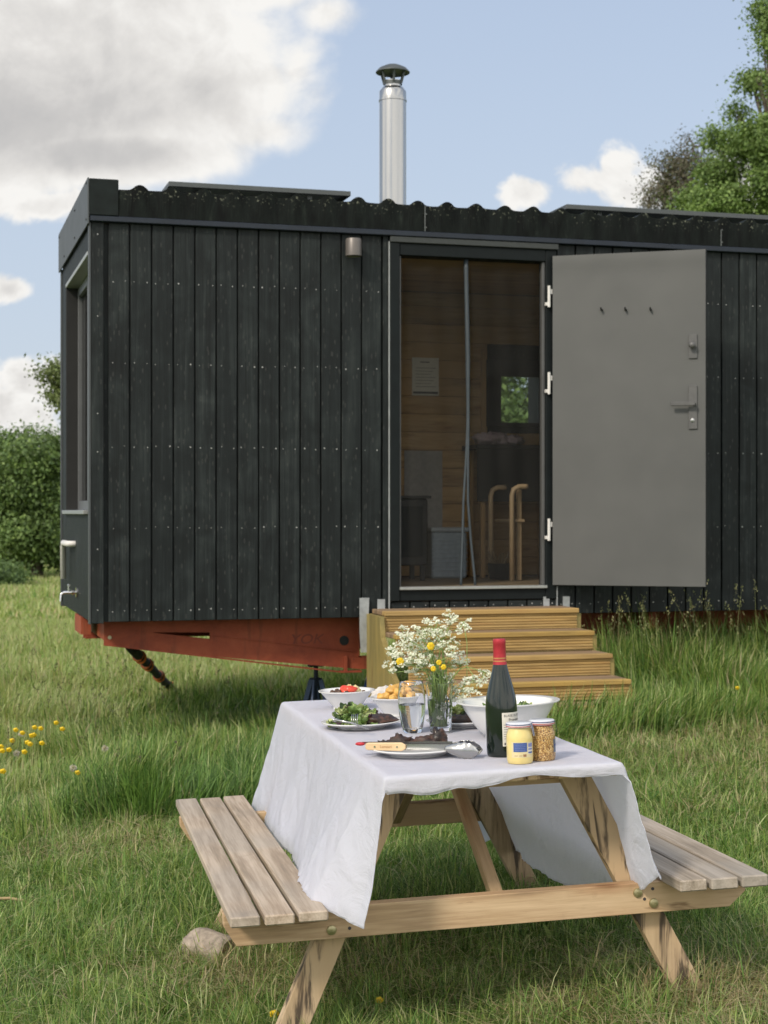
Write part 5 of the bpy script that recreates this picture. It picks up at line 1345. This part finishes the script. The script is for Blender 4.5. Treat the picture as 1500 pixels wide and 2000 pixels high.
    MB().lathe(w, 56).build('water', M_WATER, t, smooth='auto', M=Mg)
    # vase with water
    Mv = place(861, 1431); Hv = .142; rv = lambda q: .0300 + (.0385 - .0300) * q ** .8
    t = thing('flower_vase', 'clear glass used as a vase holding cow parsley and buttercups', 'vase', Mv)
    MB().lathe(tumbler(Hv, rv, 0, 0, 0, 0), 56).build('glass_body', M_GLASS, t, smooth='auto', M=Mv)
    zs = np.linspace(0, .62, 9); w = [(0, .0142)] + [(rv(q) - .0019, .0144 + (Hv - .015) * q) for q in zs] + [(0, .0144 + (Hv - .015) * .62)]
    MB().lathe(w, 56).build('water', M_WATER, t, smooth='auto', M=Mv)
    flowers(Mv)
    # wine bottle
    Mb = place(982, 1476); t = thing('wine_bottle', 'dark red wine bottle with red foil neck and cream label', 'bottle', Mb)
    rb = .0405; body = [(0, .004), (.028, .003), (.037, .0), (rb - .001, .004), (rb, .012), (rb, .118), (rb - .001, .135), (.0372, .152), (.031, .178), (.0245, .202), (.0192, .222), (.0165, .238), (.0150, .255), (.0148, .290), (0, .290)]
    MB().lathe(body, 64).build('bottle_body', M_BOTTLE, t, smooth='auto', M=Mb)
    MB().lathe([(.0182, .231), (.0164, .246), (.0160, .282), (.0164, .283), (.0164, .2915), (.0156, .2955), (.012, .2962), (0, .2962)], 48).build('foil_capsule', M_FOIL, t, smooth='auto', M=Mb)
    rings = MB(); [rings.lathe([(r0, z0), (r0 + .0003, z0), (r0 + .0003, z0 + .0035), (r0, z0 + .0035)], 48, closed=True) for r0, z0 in ((.0172, .2385), (.0168, .2455))]; rings.build('gold_band', plain('dull_gold', (.60, .28, .12), .4, .5), t, M=Mb)
    def wrap(mb, vs, fs, rad, a0, z0):
        mb.add([((rad) * math.sin(a0 + v.x / rad), -(rad) * math.cos(a0 + v.x / rad), z0 + v.y) for v in vs], fs)
    a0, a1 = R(-14), R(110)
    s = MB(); s.grid(lambda a, b: ((rb + .0004) * math.sin(a0 + (a1 - a0) * a), -(rb + .0004) * math.cos(a0 + (a1 - a0) * a), .028 + b * .084), 40, 2); lb = s.build('label', M_LABEL, t, smooth=True, M=Mb)
    s = MB()
    for txt, sz_, z0, al in (('BLAISE DU BOIS', .0085, .104, .60), ('Provence', .0105, .0935, .66)):
        vs, fs = text_mesh(txt, sz_); wrap(s, vs, fs, rb + .0007, al, z0)
    for k in range(7):
        z0 = .081 - k * .0058; L = .052 - .008 * (k % 3); n = 14; vs = []; fs = []
        for i in range(n): vs += [Vector((i / (n-1) * L, 0, 0)), Vector((i / (n-1) * L, .0010, 0))]
        fs = [(2*i, 2*i+2, 2*i+3, 2*i+1) for i in range(n - 1)]; wrap(s, vs, fs, rb + .0007, R(-9), z0)
    for k in range(3): vs = [Vector((k * .006, 0, 0)), Vector((k * .006 + .0035, 0, 0)), Vector((k * .006 + .0035, .006, 0)), Vector((k * .006, .006, 0))]; wrap(s, vs, [(0, 1, 2, 3)], rb + .0007, R(-8), .031)
    s.build('print', M_INK, lb, M=Mb)
    # mustard jars
    M_MUST = plain('pale_mustard', (.72, .58, .22), .35, 0, .06, 30, coat=.6)
    m, N, p, o = mat('grain_mustard'); co = N.n('ShaderNodeTexCoord').outputs['Object']; vo = N.n('ShaderNodeTexVoronoi'); N.link(co, vo.inputs['Vector']); vo.inputs['Scale'].default_value = 420
    N.link(N.ramp(vo.outputs['Color'], [(.1, (.13, .06, .02)), (.45, (.36, .19, .05)), (.65, (.55, .33, .10)), (.9, (.70, .52, .25))]), p.inputs['Base Color']); p.inputs['Roughness'].default_value = .35; p.inputs['Coat Weight'].default_value = .6
    bb = N.n('ShaderNodeBump'); bb.inputs['Distance'].default_value = .0015; N.link(vo.outputs['Distance'], bb.inputs['Height']); bb.invert = True; N.link(bb.outputs[0], p.inputs['Normal']); M_GRAIN = m
    M_BLUEL = plain('blue_label', (.05, .10, .30), .5); M_NAVY = plain('navy_stripe', (.04, .04, .20), .5); M_REDL = plain('red_stripe', (.52, .05, .05), .5); M_LID = plain('white_lid', (.70, .72, .76), .3, .1, coat=.3); M_LILAC = plain('lilac_label', (.22, .24, .46), .5)
    for kind, (u, v), lab in (('smooth', (1016, 1490), 'squat jar of smooth pale yellow mustard with a blue label'), ('grain', (1060, 1484), 'jar of brown wholegrain mustard behind the pale yellow one')):
        Mj = place(u, v, .15); t = thing('mustard_jar', lab, 'jar', Mj, 'mustard jars beside the wine bottle')
        r = .0325; H = .088
        MB().lathe([(0, .003), (.026, .001), (.0295, 0), (r - .0015, .003), (r, .010), (r, .060), (r - .001, .070), (r - .0045, .080), (r - .0065, H), (0, H)], 56).build('jar_body', M_MUST if kind == 'smooth' else M_GRAIN, t, smooth='auto', M=Mj)
        if kind == 'grain': MB().lathe([(r - .0058, H - .006), (r - .0058, H), (r - .0064, H)], 48).build('red_seal', M_REDL, t, M=Mj)
        MB().lathe([(r - .003, H), (r - .0005, H + .0005), (r - .0003, H + .0095), (r - .003, H + .0115), (0, H + .0115)], 56).build('lid', M_LID, t, smooth='auto', M=Mj)
        for nm, mm, z0 in (('navy_stripe', M_NAVY, H + .0062), ('red_stripe', M_REDL, H + .0018)):
            MB().lathe([(r - .0002, z0), (r + .0001, z0), (r + .0001, z0 + .0018), (r - .0002, z0 + .0018)], 56, closed=True).build(nm, mm, t, M=Mj)
        # ribbon tail over the rim
        s = MB(); a = R(38) if kind == 'smooth' else R(62)
        def rib(w, off, h0):
            b = MB()
            P0 = Vector((math.sin(a) * (r + off), -math.cos(a) * (r + off), H + .008)); tang = Vector((math.cos(a), math.sin(a), 0))
            pts = [P0 + Vector((0, 0, .003)), P0 + tang * .003 + Vector((math.sin(a) * .002, -math.cos(a) * .002, -.010)), P0 + tang * .010 + Vector((math.sin(a) * .002, -math.cos(a) * .002, -.030))]
            for k, q in enumerate(pts): b.v += [q - tang * w, q + tang * w]; b.g += [(0, 0, 0)] * 2
            b.f += [(0, 1, 3, 2), (2, 3, 5, 4)]; return b
        rb_ = rib(.0042, .0008, 0).build('ribbon', M_LID, t, M=Mj); rib(.0015, .0014, 0).build('ribbon_stripe', M_NAVY, rb_, M=Mj)
        def patch(a0, a1, z0, z1, mm, nm, off=.0004, par=t):
            b = MB(); b.grid(lambda q, w_: ((r + off) * math.sin(R(a0 + (a1 - a0) * q)), -(r + off) * math.cos(R(a0 + (a1 - a0) * q)), z0 + (z1 - z0) * w_), 16, 1); return b.build(nm, mm, par, smooth=True, M=Mj)
        if kind == 'smooth':
            lb = patch(-62, 42, .016, .054, plain('label_ground', (.66, .56, .32), .5), 'label')
            patch(-52, 8, .030, .052, M_BLUEL, 'blue_panel', .0008, lb); patch(12, 40, .024, .051, M_LABEL, 'side_panel', .0008, lb)
            patch(14, 38, .041, .050, M_LILAC, 'lilac_block', .0011, lb); patch(14, 38, .034, .038, M_LILAC, 'lilac_block', .0011, lb); patch(14, 38, .026, .0295, M_BLUEL, 'blue_block', .0011, lb)
            s = MB()
            for k in range(3):
                for aa in (-46, -8): b = MB(); pass
            for k in range(4): s.grid(lambda q, w_, k=k: ((r + .0011) * math.sin(R(-46 + 46 * q)), -(r + .0011) * math.cos(R(-46 + 46 * q)), .034 + k * .0042 + .0008 * w_), 12, 1)
            s.build('pale_print', M_LILAC, lb, M=Mj)
            s = MB(); [s.grid(lambda q, w_, k=k: ((r + .0008) * math.sin(R(-48 + 20 * k + 14 * q)), -(r + .0008) * math.cos(R(-48 + 20 * k + 14 * q)), .020 + .0012 * w_), 6, 1) for k in (0, 1)]; s.grid(lambda q, w_: ((r + .0008) * math.sin(R(-10 + 14 * q)), -(r + .0008) * math.cos(R(-10 + 14 * q)), .018 + .006 * w_), 6, 1); s.build('small_print', plain('brown_print', (.3, .16, .08), .6), lb, M=Mj)
        else: 
            lb = patch(32, 100, .020, .052, plain('smoky_label', (.13, .15, .20), .5), 'label'); patch(36, 96, .036, .039, M_NAVY, 'navy_line', .0008, lb)

def flowers(Mv):
    M_STEM = leafmat('green_stem', .3, .5, .3, col=(.32, .44, .15)); M_PET = leafmat('white_petals', .25, .7, .1, col=(.74, .76, .66)); M_YEL = leafmat('yellow_petals', .25, .3, .5, col=(.86, .60, .02))
    q = random.Random(5)
    D = Mv.translation.y; k = D / FPX
    def W(u, v, dy=0.0):      # place in vase space at the vase's own distance
        p = Vector(((u - 750) * (D + dy) / FPX, D + dy, CZ + (1000 - v) * (D + dy) / FPX)); return Mv.inverted() @ p
    def petalflower(mb, c, r, n=5):
        nrm = Vector((q.uniform(-.8, .8), q.uniform(-1.2, .3), q.uniform(.1, 1))).normalized(); a = nrm.orthogonal().normalized(); b = nrm.cross(a); ph = q.uniform(0, 6)
        for i in range(n):
            t = ph + i * 6.283 / n; d = a * math.cos(t) + b * math.sin(t); e = a * math.cos(t + 1.57) + b * math.sin(t + 1.57)
            mb.add([c, c + d * r * .7 - e * r * .42 + nrm * r * .15, c + d * r * 1.05 + nrm * r * .2, c + d * r * .7 + e * r * .42 + nrm * r * .15], [(0, 1, 2, 3)])
    heads = [(800, 1255, 26), (785, 1285, 22), (820, 1280, 26), (848, 1222, 22), (880, 1205, 14), (862, 1240, 22), (770, 1272, 14), (812, 1300, 24), (838, 1265, 22), (880, 1268, 16), (905, 1222, 16), (900, 1290, 18),
             (872, 1320, 16), (760, 1302, 9), (925, 1335, 18), (905, 1350, 16), (946, 1320, 13), (790, 1235, 16), (822, 1232, 16), (892, 1360, 13), (872, 1385, 13), (850, 1330, 14)]
    for i, (u, v, rp) in enumerate(heads):
        dy = q.uniform(-.045, .06); c = W(u, v, dy)
        if v < 1340 and u < 905:
            rim = Vector((q.uniform(-.022, .022), q.uniform(-.02, .02), .140)); base = Vector((-rim.x * .6 + q.uniform(-.008, .008), -rim.y * .6, .018))
            mid = rim.lerp(c, .5) + Vector((-(c.x - rim.x) * .2, 0, .015))
            pts = [base, base.lerp(rim, .5), rim, mid, c - Vector((0, 0, .018))]
        else:
            rim = Vector((.025, -.01, .141)); base = Vector((-.012, .006 * (i % 3), .018)); pk = W(912 if v < 1355 else 885, 1302 if v < 1355 else 1340, dy)
            pts = [base, base.lerp(rim, .5), rim, rim.lerp(pk, .6) + Vector((0, 0, .01)), pk, pk.lerp(c, .55) + Vector((.006, 0, .004)), c + Vector((0, 0, .012))]
            if v > 1375: c = W(u - 8, v, -.01)
        t = thing('cow_parsley', {4: 'topmost small cow parsley sprig at the upper right of the bouquet', 9: None, 13: 'low cow parsley sprig farthest left in the bouquet', 16: 'small cow parsley sprig drooping nearest the bottle neck', 14: 'large cow parsley sprig arching over the rim of the salad bowl', 10: 'cow parsley sprig reaching out to the upper right of the bouquet'}.get(i) or 'white cow parsley sprig standing in the glass vase', 'flower', Mv, 'white flower sprigs in the glass vase')
        st = MB(); st.tube(pts, [.0022, .0021, .0019, .0016] + [.0012] * (len(pts) - 4), 6)
        hub = pts[-1]; fl = MB(); nu_ = max(6, int(rp / 1.35))
        for j in range(nu_):
            a = j * 2.399; rr_ = rp * k * math.sqrt((j + .5) / nu_); hc = c + Vector((rr_ * math.cos(a) + q.uniform(-.004, .004), rr_ * math.sin(a) * .7, rr_ * .75 * math.sin(a) + q.uniform(-.012, .012)))
            st.tube([hub, hub.lerp(hc, .5) + Vector((0, 0, -.002)), hc - Vector((0, 0, .003))], .0006, 4, cap=False)
            for m_ in range(13):
                b = m_ * 2.399; r2 = .0085 * math.sqrt((m_ + .5) / 13); fc = hc + Vector((r2 * math.cos(b), r2 * math.sin(b), q.uniform(-.005, .005)))
                petalflower(fl, fc, q.uniform(.0022, .0038))
        st.build('stem', M_STEM, t, smooth=True, M=Mv); fl.build('florets', M_PET, t, M=Mv)
    for i, (u, v) in enumerate(((841, 1262), (781, 1292), (857, 1294), (866, 1303), (846, 1306))):
        c = W(u, v, -.05); t = thing('buttercup', ['big yellow buttercup in the middle of the bouquet', 'yellow buttercup low on the left of the bouquet', 'upper of the three small buttercups in the bouquet centre', 'right of the three small buttercups in the bouquet centre', 'left of the three small buttercups in the bouquet centre'][i], 'flower', Mv, 'buttercups in the glass vase')
        rim = Vector((q.uniform(-.02, .02), -.02, .140)); MB().tube([(0, 0, .02), rim, rim.lerp(c, .5) + Vector((0, .01, .01)), c], [.0014, .0013, .0011, .0008], 6).build('stem', M_STEM, t, smooth=True, M=Mv)
        s = MB(); R0 = .0105 if i < 2 else .0075
        for kk in range(6):
            a = kk * 1.047 + i; d = Vector((math.cos(a), 0, math.sin(a))); 
            s.blob(tuple(c + d * R0 * .5 + Vector((0, -.002, 0))), (R0 * .62, R0 * .35, R0 * .62), kk, .2, 2, 10, 7)
        s.build('petals', M_YEL, t, smooth=True, M=Mv)
    # feathery foliage and thin leaves
    t = thing('feathery_leaves', 'feathery green leaves filling the glass vase', 'foliage', Mv); s = MB()
    for i in range(26):
        x, y = q.uniform(-.02, .02), q.uniform(-.02, .02); b0 = Vector((x, y, q.uniform(.02, .05))); e = W(q.uniform(800, 895), q.uniform(1225, 1400), q.uniform(-.03, .04)); m_ = Vector((x * 1.2, y * 1.2, .135))
        if e.z < .14: e = Vector((q.uniform(-.024, .024), q.uniform(-.024, .024), .15))
        s.tube([b0, m_, e], [.0016, .0013, .0005], 4, cap=False)
    for i in range(900):
        c = W(min(900, max(790, q.gauss(852, 22))), q.uniform(1225, 1345), q.uniform(-.04, .05)); d = Vector((q.uniform(-1, 1), q.uniform(-1, 1), q.uniform(-.3, 1.2))).normalized() * q.uniform(.006, .016); w = d.orthogonal().normalized() * .0011
        s.add([c - w, c + w, c + d], [(0, 1, 2)])
    s.build('leaves', leafmat('feathery_green', .4, .5, .3, col=(.20, .31, .11)), t, M=Mv)
tableware()

# ------------------------------------------------------------------ meadow flowers and odd growth
def meadow_flowers():
    M_STEM = bpy.data.materials['green_stem']; M_YEL = bpy.data.materials['yellow_petals']; M_CL = leafmat('dandelion_fluff', .4, .8, .1, col=(.62, .58, .52))
    def ground_at(u, v, h):
        # walk the sight line until it is h above the meadow
        d = 3.5
        while d < 60:
            x = (u - 750) / FPX * d; z = CZ + (1000 - v) / FPX * d
            if z - float(gz(x, d)) <= h: return x, d
            d += .01
        return x, d
    def butter(u, v, h, lab, grp, r=.012):
        x, y = ground_at(u, v, h); g = float(gz(x, y)); t = thing('meadow_buttercup', lab, 'flower', Matrix.Translation((x, y, g)), grp)
        MB().tube([(0, 0, 0), (.006, 0, h * .5), (0, 0, h)], [.0018, .0014, .001], 5).build('stem', M_STEM, t, M=t.matrix_world)
        s = MB()
        for k in range(5):
            a = k * 1.257; s.blob((r * .5 * math.cos(a), -.3 * r * math.sin(a) - .001, h + r * .25 + r * .42 * math.sin(a)), (r * .55, r * .4, r * .5), k, .2, 2, 10, 7)
        s.build('petals', M_YEL, t, smooth=True, M=t.matrix_world)
    pts = [(31, 1427), (68, 1422), (80, 1424), (62, 1438), (66, 1437), (24, 1448), (54, 1452), (59, 1455), (82, 1453), (2, 1460), (5, 1468), (18, 1466), (48, 1470), (110, 1413), (122, 1425), (6, 1508), (44, 1433)]
    for u, v in pts: butter(u, v, .26, 'small yellow buttercup in the patch at the left border', 'yellow buttercups in the grass at the left border', .015)
    butter(152, 1511, .22, 'lone yellow buttercup at the edge of the dark long grass', None, .014)
    butter(536, 1983, .06, 'single yellow buttercup in front of the near left table leg', None, .013)
    butter(741, 1955, .05, 'low yellow buttercup in the grass under the cross bearer', None, .011)
    butter(1440, 1345, .2, 'tiny yellow buttercup in the grass right of the steps', None, .012)
    for u, v, lab in ((42, 1434, 'white fluffy dandelion clock among the buttercups'), (32, 1472, 'lower white dandelion clock beneath the buttercups'), (143, 1500, 'white dandelion clock beside the lone buttercup'), (205, 1462, 'small white dandelion clock in the long grass')):
        x, y = ground_at(u, v, .24); g = float(gz(x, y)); t = thing('dandelion_clock', lab, 'dandelion', Matrix.Translation((x, y, g)), 'dandelion clocks in the long grass')
        MB().tube([(.02, 0, 0), (.008, 0, .12), (0, 0, .24)], .0018, 5).build('stem', M_STEM, t, M=t.matrix_world)
        s = MB(); q = random.Random(u)
        for k in range(160):
            d = Vector((q.gauss(0, 1), q.gauss(0, 1), q.gauss(0, 1))).normalized(); e = d * q.uniform(.012, .019); w = d.orthogonal().normalized() * .0016
            c = Vector((0, 0, .24)); s.add([c, c + e - w, c + e + w], [(0, 1, 2)])
        s.build('seed_head', M_CL, t, M=t.matrix_world)
    # brown dead stalk lying at the left border
    x, y = ground_at(40, 1770, .03); g = float(gz(x, y)); k = y / FPX; s = MB(); s.tube([(-.12, 0, .055), (-.04, 0, .058), (.01, 0, .050), (.028, 0, .035), (.05, 0, .005)], [.005, .0055, .005, .0045, .003], 7)
    tag(s.build('dead_stalk', plain('dry_stalk', (.34, .25, .13), .8), M=Matrix.Translation((x, y, g)), smooth=True), 'dry brown bent stalk in the mown grass at the left border', 'stalk')
meadow_flowers()
